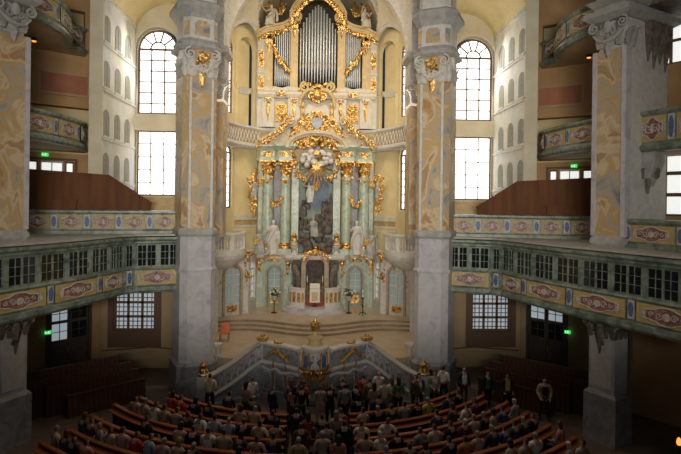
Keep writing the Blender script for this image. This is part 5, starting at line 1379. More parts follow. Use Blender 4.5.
statue('angel_statue', (-.42, YR+.1, 9.35), PI-.6, 1.35, dict(lean=.3, Rel=(.32, .12, 1.45), Rwr=(.42, .3, 1.62), Lel=(-.34, .05, 1.3), Lwr=(-.5, .2, 1.2)), [W, W, M['gold'], M['gold']], 'hovering pale angel with gilt wings above the praying figure', wings=35)
for s in (-1, 1):
    statue('angel_statue', (s*4.2, YR-.1, 9.7), PI+s*.6, 1.15, dict(lean=.1, Rel=(.32, .12, 1.45), Rwr=(.42, .3, 1.62), Lel=(-.34, .05, 1.3), Lwr=(-.5, .2, 1.2)), [W, M['blue_grey_marble'], M['gold'], M['gold']], 'small cherub with gilt wings on the %s outer flank of the altar' % SIDE[s], wings=30, group='flank cherubs')
# urns
def urn(name, loc, label, prof, mats_, group, cat='urn', flame=True):
    o = empty(name, loc, label, cat, group)
    m = MB(); m.box(loc[0]-prof['b'], loc[0]+prof['b'], loc[1]-prof['b'], loc[1]+prof['b'], loc[2], loc[2]+prof['bh']); m.build('pedestal', mats_[0], o)
    m = MB(); m.lathe((loc[0], loc[1], loc[2]+prof['bh']), prof['v'], 18); m.build('vase', mats_[0], o, smooth=True)
    m = MB(); z = loc[2]+prof['bh']+prof['v'][-1][1]; r = prof['v'][-1][0]
    for k in range(8):
        a = 2*PI*k/8; m.leaf(loc[0]+r*.6*cos(a), loc[1]+r*.6*sin(a), z-.02, r*.9, r*2.0, .25, db=sin(a), da=cos(a), th=.02)
    m.lathe((loc[0], loc[1], z), [(r*1.15, -.05), (r*1.2, .02), (r*.6, r*1.0), (r*.75, r*1.6), (r*.1, r*2.6)], 12); m.build('gilt_finial', mats_[1], o, smooth=True)
    m = MB(); zb = loc[2]+prof['bh']; rr, zz = prof['v'][prof['ring']]
    m.lathe((loc[0], loc[1], zb+zz), [(rr+.005, -.04), (rr+.035, 0), (rr+.005, .04)], 18); m.build('gilt_band', mats_[1], o, smooth=True)
    return o
for s in (-1, 1):
    urn('altar_urn', (s*1.42, YR-.62, 5.83), 'white urn with gilt flame on the altar cornice, %s of the crown' % SIDE[s], dict(b=.19, bh=.12, ring=4, v=[(.16, 0), (.10, .12), (.09, .2), (.27, .42), (.29, .55), (.14, .66), (.12, .74), (.2, .82)]), [M['white_stone'], M['gold']], 'altar urns')
# ------------------------------------------------------------------ altar table
YA = 34.9
at_ = empty('altar_table', (0, YA, CF), 'rounded white marble altar rail with gilt panels on two curved steps before the retable', 'altar rail')
def half(r, y, n=18, x=None): return [(r*cos(PI+PI*i/n)*1.0, y+.75*r*sin(PI+PI*i/n)) for i in range(n+1)]
m = MB(); m.prism(half(2.15, YA+.1)+[(2.15, YA+.8), (-2.15, YA+.8)], CF, CF+.15); m.build('lower_step', M['lilac_marble'], at_)
m = MB(); m.prism(half(1.9, YA+.1)+[(1.9, YA+.8), (-1.9, YA+.8)], CF+.15, CF+.32); m.build('upper_step', M['lilac_marble'], at_)
for s in (-1, 1):
    arc = [(s*1.62, YA+.75), (s*1.62, YA+.2)]+[(s*1.62*cos(t), YA+.2-.85*sin(t)*1.0) for t in [radians(a) for a in (15, 30, 45, 58, 67)]]
    m = MB(); m.sweep(arc, [(-.12, CF+.32), (.12, CF+.32), (.12, CF+.5), (.08, CF+.55), (.08, CF+1.42), (.14, CF+1.5), (.14, CF+1.58), (-.14, CF+1.58), (-.12, CF+1.4)], s); m.build('curved_rail', M['white_stone'], at_)
    for i in range(len(arc)-1):
        f2 = frame_between(arc[i], arc[i+1], (0, 30)); 
        if i == 0: continue
        mm = MB(f2); mm.box(.05, f2.L-.05, .12, .15, CF+.65, CF+1.3); mm.spiral(f2.L/2, .16, CF+.98, min(.14, f2.L*.35), 1.3, s, .03); mm.build('gilt_panel', M['gold_leaf'], at_)
m = MB(); m.box(-1.2, 1.2, YA+.35, YA+1.05, CF+.32, CF+1.3); m.box(-1.3, 1.3, YA+.3, YA+1.1, CF+1.3, CF+1.42); m.build('table_block', M['dark_stone'], at_)
m = MB(); m.box(-.52, .52, YA-.02, YA+.3, CF+.33, CF+1.0); o = top(m, 'kneeler', M['cloth_red'], (0, YA, CF+.33), 'reddish brown kneeling cushion block in the opening of the altar rail', 'kneeler')
lc = empty('altar_lectern', (0, YA-.1, CF+.33), 'small lectern under a white cloth in the middle of the altar', 'lectern')
m = MB(); m.lathe((0, YA-.1, CF+.33), [(.2, 0), (.18, .05), (.05, .12), (.05, 1.25)], 12); m.build('stand', M['dark_wood'], lc, smooth=True)
m = MB(); m.hull8([(-.36, YA-.34, CF+1.48), (.36, YA-.34, CF+1.48), (.36, YA+.14, CF+1.72), (-.36, YA+.14, CF+1.72)], [(-.36, YA-.36, CF+1.53), (.36, YA-.36, CF+1.53), (.36, YA+.12, CF+1.77), (-.36, YA+.12, CF+1.77)]); m.build('book_rest', M['dark_wood'], lc)
m = MB()
m.hull8([(-.33, YA-.40, CF+.62), (.33, YA-.40, CF+.62), (.33, YA-.37, CF+.62), (-.33, YA-.37, CF+.62)], [(-.33, YA-.385, CF+1.53), (.33, YA-.385, CF+1.53), (.33, YA-.36, CF+1.53), (-.33, YA-.36, CF+1.53)])
m.hull8([(-.33, YA-.385, CF+1.545), (.33, YA-.385, CF+1.545), (.33, YA+.10, CF+1.785), (-.33, YA+.10, CF+1.785)], [(-.33, YA-.385, CF+1.56), (.33, YA-.385, CF+1.56), (.33, YA+.10, CF+1.80), (-.33, YA+.10, CF+1.80)])
cl = m.build('cloth', M['cloth_white'], lc)
m = MB(); m.box(-.2, .2, YA-.415, YA-.40, CF+.72, CF+1.3); m.spiral(0, YA-.42, CF+1.02, .12, 1.2, 1, .018); m.build('embroidery', M['organ_ochre'], cl)
for s in (-1, 1):
    x, y, z = s*.52, YA+.75, CF+1.42
    c = empty('altar_candle', (x, y, z), 'slim white candle in gilt holder on the altar table, %s of the relief' % SIDE[s], 'candle', 'altar candles')
    m = MB(); m.lathe((x, y, z), [(.11, 0), (.12, .03), (.03, .08), (.045, .2), (.025, .3), (.07, .38)], 12); m.build('candlestick', M['gold'], c, smooth=True)
    m = MB(); m.lathe((x, y, z+.37), [(.035, 0), (.035, .4), (.008, .42)], 10); m.build('wax_candle', M['wax'], c, smooth=True)
# flower arrangements on stands
for s, X in ((-1, -2.6), (1, 2.2)):
    y = 34.2; z = CF
    o = empty('flower_arrangement', (X, y, z), 'green and cream flower arrangement on a tall stand %s of the altar rail' % SIDE[s], 'flowers', 'altar flowers')
    m = MB(); m.lathe((X, y, z), [(.2, 0), (.2, .03), (.03, .08), (.03, .75), (.12, .8)], 12); m.build('stand', M['iron'], o, smooth=True)
    m = MB(); m.lathe((X, y, z+.8), [(.1, 0), (.17, .12), (.2, .3), (.19, .32)], 14); m.build('vase', M['grey_stone'], o, smooth=True)
    m = MB(); random.seed(21+s)
    for k in range(46):
        a = random.uniform(0, 2*PI); r = random.uniform(.05, .5); zz = z+1.1+random.uniform(-.05, .45)*(1-r*.6)
        m.leaf(X+r*.5*cos(a), y+r*.5*sin(a), zz-.1, .12, random.uniform(.15, .35), .7, db=sin(a), da=cos(a), th=.01)
    m.build('foliage', M['leaf_green'], o)
    m = MB()
    for k in range(16):
        a = random.uniform(0, 2*PI); r = random.uniform(.05, .45); m.ball((X+r*cos(a), y+r*sin(a), z+1.25+random.uniform(0, .35)*(1-r)), random.uniform(.05, .08), 7, 5)
    m.build('blossoms', M['flower'], o, smooth=True)
# paschal candle stand
x, y, z = 3.05, 33.6, CF
o = empty('candle_stand', (x, y, z), 'tall dark iron candle stand with thick white candle right of the altar', 'candle stand')
m = MB()
for k in range(3):
    a = 2*PI*k/3+.5; m.tube([(x, y, z+.2), (x+.15*cos(a), y+.15*sin(a), z+.14), (x+.27*cos(a), y+.27*sin(a), z+.02)], .025)
m.lathe((x, y, z+.15), [(.04, 0), (.03, .3), (.05, .45), (.03, .6), (.03, .88), (.12, .95), (.12, .98)], 12); m.build('tripod_stand', M['iron'], o, smooth=True)
m = MB(); m.lathe((x, y, z+1.13), [(.055, 0), (.055, .48), (.01, .5)], 12); m.build('wax_candle', M['wax'], o, smooth=True)
m = MB(); m.lathe((x, y, z+1.35), [(.057, 0), (.06, .03), (.057, .06)], 12); m.build('gilt_band', M['gold'], o, smooth=True)
# ------------------------------------------------------------------ round choir balconies
for s in (-1, 1):
    c = (s*6.35, 32.5); R0 = 2.05
    n = 15
    o = empty('choir_balcony', (*c, 5.75), 'rounded white balustrade balcony beside the altar on the %s' % SIDE[s], 'balcony', 'choir balconies')
    arc = [(c[0]-s*R0*cos(t), c[1]-R0*sin(t)) for t in [radians(-55+130*i/16) for i in range(17)]]
    m = MB(); m.sweep(arc, [(-.35, 5.75), (-.15, 5.75), (.0, 5.95), (.06, 6.15), (.06, 6.35), (-.35, 6.35)], -s if False else s); m.prism(arc+[(s*6.35, 31.4), (s*6.35, 33.8)], 6.1, 6.3); m.build('floor_band', M['white_stone'], o)
    m = MB(); m.sweep(arc, [(-.22, 7.3), (.02, 7.3), (.05, 7.36), (.05, 7.47), (-.22, 7.5)], s); m.build('handrail', M['white_stone'], o)
    m = MB(); m.sweep(arc, [(-.2, 6.35), (.0, 6.35), (.0, 6.48), (-.2, 6.48)], s); m.build('plinth', M['white_stone'], o)
    LT = plen(arc); n = 24
    for i in range(n):
        p = resample(arc, [LT*(i+.5)/n])[0]; d = (Vector(c)-Vector(p)).normalized()*.09
        m = MB()
        if i % 7 == 3: m.box(p[0]+d.x-.11, p[0]+d.x+.11, p[1]+d.y-.11, p[1]+d.y+.11, 6.48, 7.3); m.build('balustrade_pier', M['white_stone'], o)
        else: m.lathe((p[0]+d.x, p[1]+d.y, 6.48), [(.05, 0), (.05, .05), (.024, .09), (.055, .26), (.036, .42), (.02, .6), (.045, .74), (.05, .82)], 8); m.build('baluster', M['white_stone'], o, smooth=True)
    m = MB(); m.lathe((c[0], c[1], 0), [(1.2, 5.3), (1.55, 5.45), (1.75, 5.72), (1.8, 5.8)], 24); m.build('corbel', M['white_stone'], o, smooth=True)
    # gilt cartouches hung under it and gilt wall lights by the doors
    f2 = frame_between((s*6.3, 32.6), (s*4.25, 34.15), (0, 28)); L = f2.L
    m = MB(f2)
    for k in range(7): m.leaf(L*.2+L*.75*k/6, .12, 5.95, .25, -.28, .5); 
    for a in (L*.55, L*.95, L*.25):
        m.ball((a, .2, 5.85), (.14, .1, .2), 7, 5); m.spiral(a-.18, .2, 6.0, .17, 1.4, 1, .045); m.spiral(a+.18, .2, 6.0, .17, 1.4, -1, .045, PI); m.leaf(a, .15, 5.5, .24, .35, .3)
    clutter(m, [(L*.1, .15, 5.9), (L*.5, .15, 6.0), (L, .15, 5.9)], 22, .2, 70+s, .12, .6); clutter(m, [(L-1.15, .14, 5.6), (L-1.15, .14, 5.25)], 8, .2, 71+s, .14, .6); clutter(m, [(L-.3, .1, 5.5), (L-.25, .1, 4.0)], 12, .14, 72+s, .08, .6)
    m.build('gilt_cartouche', M['gold'], o, smooth=True)
    p0 = Vector(f2(L-.15, .1, 4.7)), Vector(f2(.15, .1, 4.45))
    for k, p in enumerate(p0):
        wl = empty('wall_sconce', tuple(p), 'gilt candle sconce on the %s side of the glazed door %s of the altar' % (('inner', 'outer')[k], SIDE[s]), 'sconce', 'gilt sconces')
        m = MB(Fr((p.x, p.y, p.z), (f2.u.x, f2.u.y))); m.fr.n = f2.n
        m.plate([(-.12, -.2), (0, -.32), (.12, -.2), (.14, .1), (0, .24), (-.14, .1)], -.08, -.02); m.spiral(0, .0, 0, .12, 1.3, 1, .03); m.build('backplate', M['gold'], wl)
        for e in (-1, 0, 1):
            m = MB(m.fr if False else Fr((p.x, p.y, p.z), (f2.u.x, f2.u.y))); m.fr.n = f2.n
            m.tube([(0, 0, -.15), (e*.15, .2, -.22), (e*.28, .32, -.05), (e*.28, .32, .05)], .025); m.lathe((e*.28, .32, .03), [(.03, 0), (.08, .03), (.05, .06)], 8); ar = m.build('arm', M['gold'], wl, smooth=True)
            m = MB(Fr((p.x, p.y, p.z), (f2.u.x, f2.u.y))); m.fr.n = f2.n
            m.lathe((e*.28, .32, .09), [(.02, 0), (.02, .2), (.004, .21)], 8); m.build('candle', M['wax'], ar)
    # dark arched opening behind the balcony, on the apse wall
    f3 = frame_between(mir([ap(0)], s)[0], mir([ap(16)], s)[0], (0, 30))
    m = MB(f3); outer = arch_poly(.6, 1.55, 6.3, 8.0, 10); inner = arch_poly(.75, 1.40, 6.3, 8.0, 10)
    for i in range(1, len(outer)):
        j = (i+1) % len(outer); m.plate([outer[i], outer[j], inner[j], inner[i]], .0, .25)
    d = struct(dname(), m, M['grey_stone']); m = MB(f3); m.plate(arch_poly(.75, 1.40, 6.3, 8.0, 10), .01, .04); m.build('dark_opening', M['dark_room'], d)
# ================================================================== CHANCEL BALUSTRADE WITH AMBO
def loft_wall(mb, pts, prof):
    """pts: (x,y,ztop); prof: list of (n, zrel, mode) with mode 't' relative to ztop, 'f' absolute"""
    N = len(pts); rings = []
    for i in range(N):
        p = Vector(pts[i][:2]); a = Vector(pts[max(i-1, 0)][:2]); b = Vector(pts[min(i+1, N-1)][:2]); d = (b-a).normalized(); nn = Vector((d.y, -d.x))
        if nn.dot(Vector((0, 10))-p) < 0: nn = -nn
        rings.append([(p.x+nn.x*u, p.y+nn.y*u, (pts[i][2]+z) if md == 't' else z) for u, z, md in prof])
    mb.stack(rings)
def sm3(pts, n=4):
    out = []; P = [Vector(p) for p in pts]
    for i in range(len(P)-1):
        a, b, c, d = P[max(i-1, 0)], P[i], P[i+1], P[min(i+2, len(P)-1)]
        for k in range(n):
            t = k/n; out.append(tuple(.5*((2*b)+(c-a)*t+(2*a-5*b+4*c-d)*t*t+(-a+3*b-3*c+d)*t**3)))
    out.append(tuple(P[-1])); return out
for s in (-1, 1):
    sd = SIDE[s]
    o = empty('chancel_balustrade', (s*3, 25, 0), 'curved grey marble chancel balustrade with gilt fretwork, wing and stair rail %s of the lectern' % sd, 'balustrade', 'chancel balustrades')
    wing = sm3([(s*.72, 24.25, 2.62), (s*1.2, 24.62, 2.66), (s*1.75, 25.0, 2.66), (s*2.5, 25.42, 2.68)], 4)
    stair = sm3([(s*2.5, 25.42, 2.68), (s*2.9, 25.4, 2.44), (s*3.3, 25.2, 2.18), (s*3.9, 24.8, 1.80), (s*4.45, 24.42, 1.54), (s*4.85, 24.1, 1.42)], 4)
    for nm, P in (('wing', wing), ('stair_side', stair)):
        m = MB(); zl = 0
        lo = [(-.12, 0, 'f'), (.14, 0, 'f'), (.14, .25, 'f'), (.06, .3, 'f'), (.06, -1.02, 't'), (-.12, -1.02, 't')]
        if nm == 'stair_side': lo = [(-.12, 0, 'f'), (.12, 0, 'f'), (.12, .12, 'f'), (.06, .15, 'f'), (.06, -.98, 't'), (-.12, -.98, 't')]
        loft_wall(m, P, lo); m.build('base_wall', M['blue_grey_marble'], o)
        m = MB(); loft_wall(m, P, [(-.1, -1.02, 't'), (.14, -1.02, 't'), (.16, -.95, 't'), (.10, -.88, 't'), (-.1, -.88, 't')]); m.build('string_moulding', M['white_stone'], o)
        m = MB(); loft_wall(m, P, [(-.14, -.16, 't'), (.10, -.16, 't'), (.17, -.08, 't'), (.17, 0, 't'), (-.18, .02, 't')]); m.build('handrail', M['white_stone'] if nm == 'wing' else M['ledge_stone'], o)
        # pierced fretwork: scrolls between the rails
        pl2 = [p[:2] for p in P]; LT = plen(pl2); n = int(LT/.30)
        m = MB(); mg = MB()
        for i in range(n):
            q = resample(pl2, [LT*i/n, LT*(i+1)/n])
            zi = [P[min(len(P)-1, int((len(P)-1)*(i+k)/n+.5))][2] for k in (0, 1)]
            f2 = frame_between(q[0], q[1], (0, 8)); L = f2.L; m.fr = mg.fr = f2; zc = (zi[0]+zi[1])/2-.52
            m.box(-.02, .03, -.05, .03, zc-.38, zc+.38)
            m.tube([(0, 0, zi[0]-.88), (L, 0, zi[1]-.18)], .03, 4); m.tube([(0, 0, zi[0]-.18), (L, 0, zi[1]-.88)], .03, 4)
            m.spiral(L/2, .0, zc+.12, .13, 1.4, 1 if i % 2 else -1, .028, 0, 4); m.spiral(L/2, .0, zc-.14, .12, 1.3, -1 if i % 2 else 1, .026, 0, 4)
            if i % 2: mg.ball((L/2, .05, zc), (.05, .04, .07), 6, 5)
        m.build('fretwork', M['lilac_marble'] if nm == 'stair_side' else M['blue_grey_marble'], o); mg.build('gilt_rosettes', M['gold_leaf'], o)
        m = MB(); loft_wall(m, P, [(-.09, -.9, 't'), (-.06, -.9, 't'), (-.06, -.1, 't'), (-.09, -.1, 't')]); m.build('fretwork_back', M['dark_lilac_marble'], o)
    # gilt brackets and ribbons on the wing
    f2 = frame_between(wing[2][:2], wing[-2][:2], (s*1.0, 8)); L = f2.L
    m = MB(f2); c = L*.45
    m.tube([(c-.62, .25, 1.95), (c-.4, .3, 2.16), (c-.15, .3, 2.3), (c+.1, .3, 2.36), (c+.35, .3, 2.26), (c+.62, .25, 2.0)], [.05, .06, .075, .085, .07, .05], 6)
    for k in range(9): m.leaf(c-.5+1.0*k/8, .25, 2.1+.2*sin(PI*k/8), .16, .22, .4)
    m.spiral(c+.05, .32, 2.42, .16, 1.4, 1, .05)
    for a in (c-.35, c+.35): m.tube([(a, .15, 2.0), (a, .17, .75)], .028, 4); m.leaf(a, .12, 1.45, .18, .35, .2); m.ball((a, .2, 1.3), .07, 6, 5); m.spiral(a, .18, .85, .09, 1.2, s, .03)
    m.build('gilt_bracket', M['gold_leaf'], o, smooth=True)
    m = MB(f2); m.tube([(-.45, .18, 1.42), (0, .22, 1.50), (c-.2, .24, 1.40), (c+.1, .26, 1.56), (c+.5, .24, 1.42), (L, .2, 1.52)], .07, 6); m.build('front_moulding', M['lilac_marble'], o, smooth=True)
    for a0, a1 in ((c-.30, c+.28), (c+.45, L), (c-.85, c-.45)):
        m = MB(f2); rect_wall(m, a0, a1, .45, 1.35, a0+.06, a1-.06, .51, 1.29, .12, .16); m.build('panel_moulding', M['lilac_marble'], o)
    # gilt bunch on the bend and brown gilt leaf on the wing rail
    x, y, z = s*2.5, 25.42, 2.69
    m = MB(); m.ball((x, y, z+.10), (.3, .2, .12), 10, 6)
    for k in range(10): a = 2*PI*k/10; m.leaf(x+.2*cos(a), y+.13*sin(a), z, .18, .24, .6, db=sin(a), da=cos(a))
    m.ball((x, y, z+.24), (.13, .12, .1), 8, 6); m.build('gilt_finial', M['gold_leaf'], o, smooth=True)
    x, y = s*1.7, 24.97
    m = MB(); m.ball((x, y, z+.05), (.24, .13, .07), 10, 6); m.ball((x+s*.12, y+.05, z+.1), (.12, .1, .06), 8, 6); m.build('gilt_leaf', M['gold_leaf'], o, smooth=True)
    # stair steps behind the rail
    for k in range(8):
        t = k/7; zz = .2*(k+1); x0 = s*(4.95-1.7*t); x1 = s*(4.95-1.7*(t+.16)); y0 = 24.35+.95*t
        m = MB(); m.prism([(x0, y0), (x1, y0+.16), (x1, y0+1.7), (x0, y0+1.5)], 0, zz); struct(tname(), m, M['step_stone'])
    # end post with gilt urn
    urn('balustrade_urn', (s*4.98, 23.98, 0), 'gilt urn on the grey end post of the %s chancel stair' % sd, dict(b=.24, bh=1.5, ring=1, v=[(.22, 0), (.25, .06), (.24, .12), (.20, .16)]), [M['lilac_marble'], M['gold']], 'gilt urns on the stair posts')
    # inner newel post
    x, y = s*4.75, 26.35
    o = empty('newel_post', (x, y, .0), 'slender white stone post at the foot of the %s chancel pier' % sd, 'post', 'stair newels')
    m = MB(); m.box(x-.2, x+.2, y-.2, y+.2, 0, 1.05); m.build('post_base', M['lilac_marble'], o)
    m = MB(); m.lathe((x, y, 1.05), [(.22, 0), (.2, .08), (.13, .2), (.15, .6), (.13, 1.0), (.2, 1.1), (.24, 1.2), (.24, 1.28)], 10); m.build('post_shaft', M['white_stone'], o, smooth=True)

amb = empty('ambo', (0, 23.9, 0), 'richly gilt pulpit lectern projecting from the middle of the chancel balustrade', 'lectern')
def halfr(r, n=14, y=24.45): return [(r*cos(PI+PI*i/n), y+r*sin(PI+PI*i/n)) for i in range(n+1)]
def half_lathe(m, prof, y=24.45, n=16):
    m.stack([[(max(r, .01)*cos(PI+PI*i/n), y+max(r, .01)*sin(PI+PI*i/n), z) for i in range(n+1)] for r, z in prof])
m = MB(); half_lathe(m, [(.14, 0), (.30, .08), (.30, .3), (.16, .42), (.12, .75), (.26, 1.15), (.48, 1.50), (.62, 1.66)]); m.build('stem', M['blue_grey_marble'], amb, smooth=True)
m = MB(); half_lathe(m, [(.54, 1.62), (.50, 2.5)]); m.build('drum', M['lilac_marble'], amb)
m = MB(); half_lathe(m, [(.54, 2.48), (.60, 2.56), (.64, 2.66), (.64, 2.72), (.58, 2.74)]); m.build('rim', M['white_stone'], amb)
fa = Fr((0, 24.45), (1, 0)); 
for k, a in enumerate((-52, -18, 18, 52)):
    pass
for k, a in enumerate((-50, 50)):
    t = radians(-90+a); c = Vector((.53*cos(t), 24.45+.53*sin(t), 0)); f2 = Fr((c.x, c.y), (-sin(t), cos(t))); f2.n = Vector((cos(t), sin(t), 0))
    m = MB(f2); m.plate([(-.14, 1.78), (.14, 1.78), (.14, 2.2), (0, 2.38), (-.14, 2.2)], -.02, .04); m.build('blue_panel', M['panel_blue'], amb)
m = MB(Fr((0, 23.93), (1, 0))); m.plate([(-.24, 1.78), (.24, 1.78), (.24, 2.25), (0, 2.42), (-.24, 2.25)], -.05, .02); m.build('blue_panel', M['panel_blue'], amb)
# carved white figures group on the front panel
m = MB(Fr((0, 23.90), (1, 0)))
m.tube([(0, .04, 1.76), (.03, .08, 1.88), (-.03, .08, 2.0), (.04, .06, 2.2), (0, .05, 2.42)], [.08, .10, .075, .08, .05], 8)
for e in (-1, 1): m.tube([(e*.16, .04, 1.76), (e*.12, .06, 1.95), (e*.05, .07, 2.05)], [.06, .05, .04], 6); m.spiral(e*.12, .06, 2.25, .1, 1.3, e, .03); m.spiral(e*.14, .06, 1.75, .09, 1.3, -e, .028)
m.build('carved_monogram', M['white_stone'], amb, smooth=True)
m = MB()
for i in range(17):
    a = PI+PI*i/16; x, y = .70*cos(a), 24.45+.70*sin(a)
    m.leaf(x, y, 1.64, .18, .22, .4, db=sin(a), da=cos(a)); m.leaf(x, y, 1.68, .16, -.28, .25, db=sin(a), da=cos(a)); m.ball((x*1.05, 24.45+.735*sin(a), 1.66), .07, 6, 5)
m.build('gilt_garland', M['gold'], amb, smooth=True)
m = MB()
for a in (-90-72, -90-28, -90+28, -90+72):
    t = radians(a); x, y = .58*cos(t), 24.45+.58*sin(t); m.tube([(x*1.15, 24.45+.66*sin(t), 1.72), (x*1.04, 24.45+.62*sin(t), 2.1), (x, y, 2.48)], [.05, .035, .06], 6); m.leaf(x, y, 2.2, .16, .3, .3, db=sin(t), da=cos(t)); m.leaf(x, y, 1.6, .16, .25, .3, db=sin(t), da=cos(t))
for i in range(9):
    a = radians(-90-60+120*i/8); m.leaf(.5*cos(a), 24.4+.5*sin(a), 1.45, .2, -.36, .2, db=sin(a), da=cos(a))
m.build('gilt_scroll', M['gold_leaf'], amb, smooth=True)
m = MB(); m.ball((0, 24.12, .75), (.11, .09, .14), 8, 6); m.build('blue_boss', M['panel_blue'], amb, smooth=True)
m = MB(); m.lathe((0, 24.45, 2.72), [(.40, 0), (.38, .06), (.29, .11), (.30, .30), (.36, .34), (.36, .40), (.18, .44), (.12, .48), (.13, .60), (.09, .66)], 16); m.build('book_stand_base', M['organ_ochre'], amb, smooth=True)
m = MB(); m.lathe((0, 24.45, 3.36), [(.08, 0), (.17, .08), (.12, .14), (.23, .28), (.19, .38), (.07, .44), (.09, .50), (.02, .66)], 14)
for k in range(8): a = 2*PI*k/8; m.leaf(.18*cos(a), 24.45+.18*sin(a), 3.42, .15, .24, .5, db=sin(a), da=cos(a))
for k in range(8): a = 2*PI*k/8; m.leaf(.2*cos(a), 24.45+.2*sin(a), 3.64, .13, .2, .5, db=sin(a), da=cos(a))
m.build('gilt_finial', M['gold'], amb, smooth=True)

# orange chair behind the left pier
x, y, z = -4.92, 29.2, 1.7
o = empty('folding_chair', (x, y, z), 'orange-red chair standing behind the left chancel pier', 'chair')
m = MB(); m.box(x-.25, x+.25, y-.25, y+.22, z+.42, z+.48); m.build('seat', M['chair_orange'], o)
m = MB(); m.hull8([(x-.25, y+.18, z+.46), (x+.25, y+.18, z+.46), (x+.25, y+.22, z+.46), (x-.25, y+.22, z+.46)], [(x-.25, y+.26, z+.95), (x+.25, y+.26, z+.95), (x+.25, y+.30, z+.95), (x-.25, y+.30, z+.95)]); m.build('backrest', M['chair_orange'], o)
for a in (-1, 1):
    for b in (-1, 1): m = MB(); m.tube([(x+a*.22, y+b*.2, z), (x+a*.22, y+b*.18, z+.43)], .018); m.build('leg', M['iron'], o)

# ================================================================== PEWS
PC = Vector((0, 30.0)); ROWS = [9.0+1.12*i for i in range(8)]
ORD = ['first', 'second', 'third', 'fourth', 'fifth', 'sixth', 'seventh', 'eighth', 'ninth', 'tenth', 'eleventh', 'twelfth', 'thirteenth', 'fourteenth', 'fifteenth', 'sixteenth', 'seventeenth', 'eighteenth', 'nineteenth', 'twentieth']
def row_limit(R):
    """outer angle of a pew row, measured from straight towards the camera"""
    i = (R-9.0)/1.12
    return radians([44, 46.5, 46.5, 44, 41.5, 40, 37, 33][min(7, int(i+.5))])
def arc_pts(R, t0, t1, s, n): return [(s*R*sin(t0+(t1-t0)*i/n), PC.y-R*cos(t0+(t1-t0)*i/n)) for i in range(n+1)]
AISLE = .95
for i, R in enumerate(ROWS):
    for s in (-1, 1):
        t0 = asin((1.35 if s > 0 else 1.05)/R); t1 = row_limit(R); n = 18
        pts = arc_pts(R, t0, t1, s, n)
        mid = pts[n//2]
        o = empty('church_pew', (*mid, 0), '%s curved wooden pew from the front on the %s of the centre aisle' % (ORD[i], SIDE[s]), 'pew', 'curved pews in the nave')
        sd_ = s   # sweep normal points to the camera side (away from altar)
        def sw(prof, name, mt):
            m = MB(); q = pts
            rings = []
            for (x, y) in q:
                d = (Vector((x, y))-PC).normalized(); rings.append([(x+d.x*u, y+d.y*u, z) for u, z in prof])
            m.stack(rings); return m.build(name, mt, o)
        sw([(-.02, .08), (.04, .08), (.09, .86), (.03, .86)], 'backrest', M['pew_wood'])
        sw([(-.03, .84), (.12, .84), (.14, .87), (.12, .90), (-.02, .90)], 'top_rail', M['pew_rail'])
        sw([(-.48, .42), (-.02, .42), (-.02, .47), (-.48, .47)], 'seat', M['pew_wood'])
        sw([(.08, .70), (.33, .68), (.33, .715), (.08, .74)], 'book_ledge', M['pew_rail'])
        for k in (0, n):
            x, y = pts[k]; d = (Vector((x, y))-PC).normalized(); e = Vector((-d.y, d.x))*.035
            m = MB(); pr = [(-.5, .0), (.14, .0), (.15, .92), (-.0, .94), (-.14, .72), (-.46, .62)]
            m.stack([[(x+d.x*u+e.x*g_, y+d.y*u+e.y*g_, z) for u, z in pr] for g_ in (-1, 1)]); m.build('end_panel', M['pew_rail'] if k else M['pew_wood'], o)
        for k in (4, 9, 14):
            x, y = pts[k]; d = (Vector((x, y))-PC).normalized(); e = Vector((-d.y, d.x))*.03
            m = MB(); pr = [(-.42, 0), (-.02, 0), (-.02, .42), (-.42, .42)]; m.stack([[(x+d.x*u+e.x*g_, y+d.y*u+e.y*g_, z) for u, z in pr] for g_ in (-1, 1)]); m.build('support', M['pew_wood'], o)

# stepped stalls under the galleries
EK = [((129, 358), 1.9), ((142, 364), 1.6), ((149, 371), 1.3), ((156, 381), 1.0)]
for s in (-1, 1):
    u = Vector((s*.74, -.67)); nv = Vector((-s*.67, -.74))
    for k in range(4):
        p = atZ(*EK[k][0], EK[k][1]); e = Vector((abs(p.x)*s, p.y))-nv*.75+u*.15
        fr = Fr((e.x, e.y), (u.x, u.y)); fr.n = Vector((nv.x, nv.y, 0)); z1 = EK[k][1]; z0 = max(.06, z1-.95); a1 = (4.9, 4.5, 4.0, 3.4)[k]
        rank = ['rearmost and highest', 'third', 'second', 'lowest and foremost'][k]
        o = empty('side_stall', (e.x, e.y, 0), '%s row of dark wooden stepped stalls under the %s gallery' % (rank, SIDE[s]), 'stall', 'stepped side stalls')
        m = MB(fr); m.box(0, a1, -.40, -.06, 0, z0); m.build('platform', M['stall_wood'], o)
        m = MB(fr); m.box(0, a1, -.06, 0, 0, z1-.06); m.build('front_panel', M['stall_wood'], o)
        m = MB(fr); m.box(-.03, a1+.03, -.12, .05, z1-.06, z1); m.build('book_ledge', M['stall_wood'], o)
        m = MB(fr); m.box(0.04, a1-.04, -.38, -.10, z0+.42, z0+.47); m.build('seat', M['pew_wood'], o)
        for a in (.04, a1-.04): m = MB(fr); m.box(a-.04, a+.04, -.40, -.06, z0, z1-.07); m.build('end_panel', M['stall_wood'], o)
        m = MB(fr)
        for j in range(1, 6): x = a1*j/6; m.box(x-.03, x+.03, 0, .02, .05, z1-.1)
        m.build('panel_strips', M['stall_wood'], o)
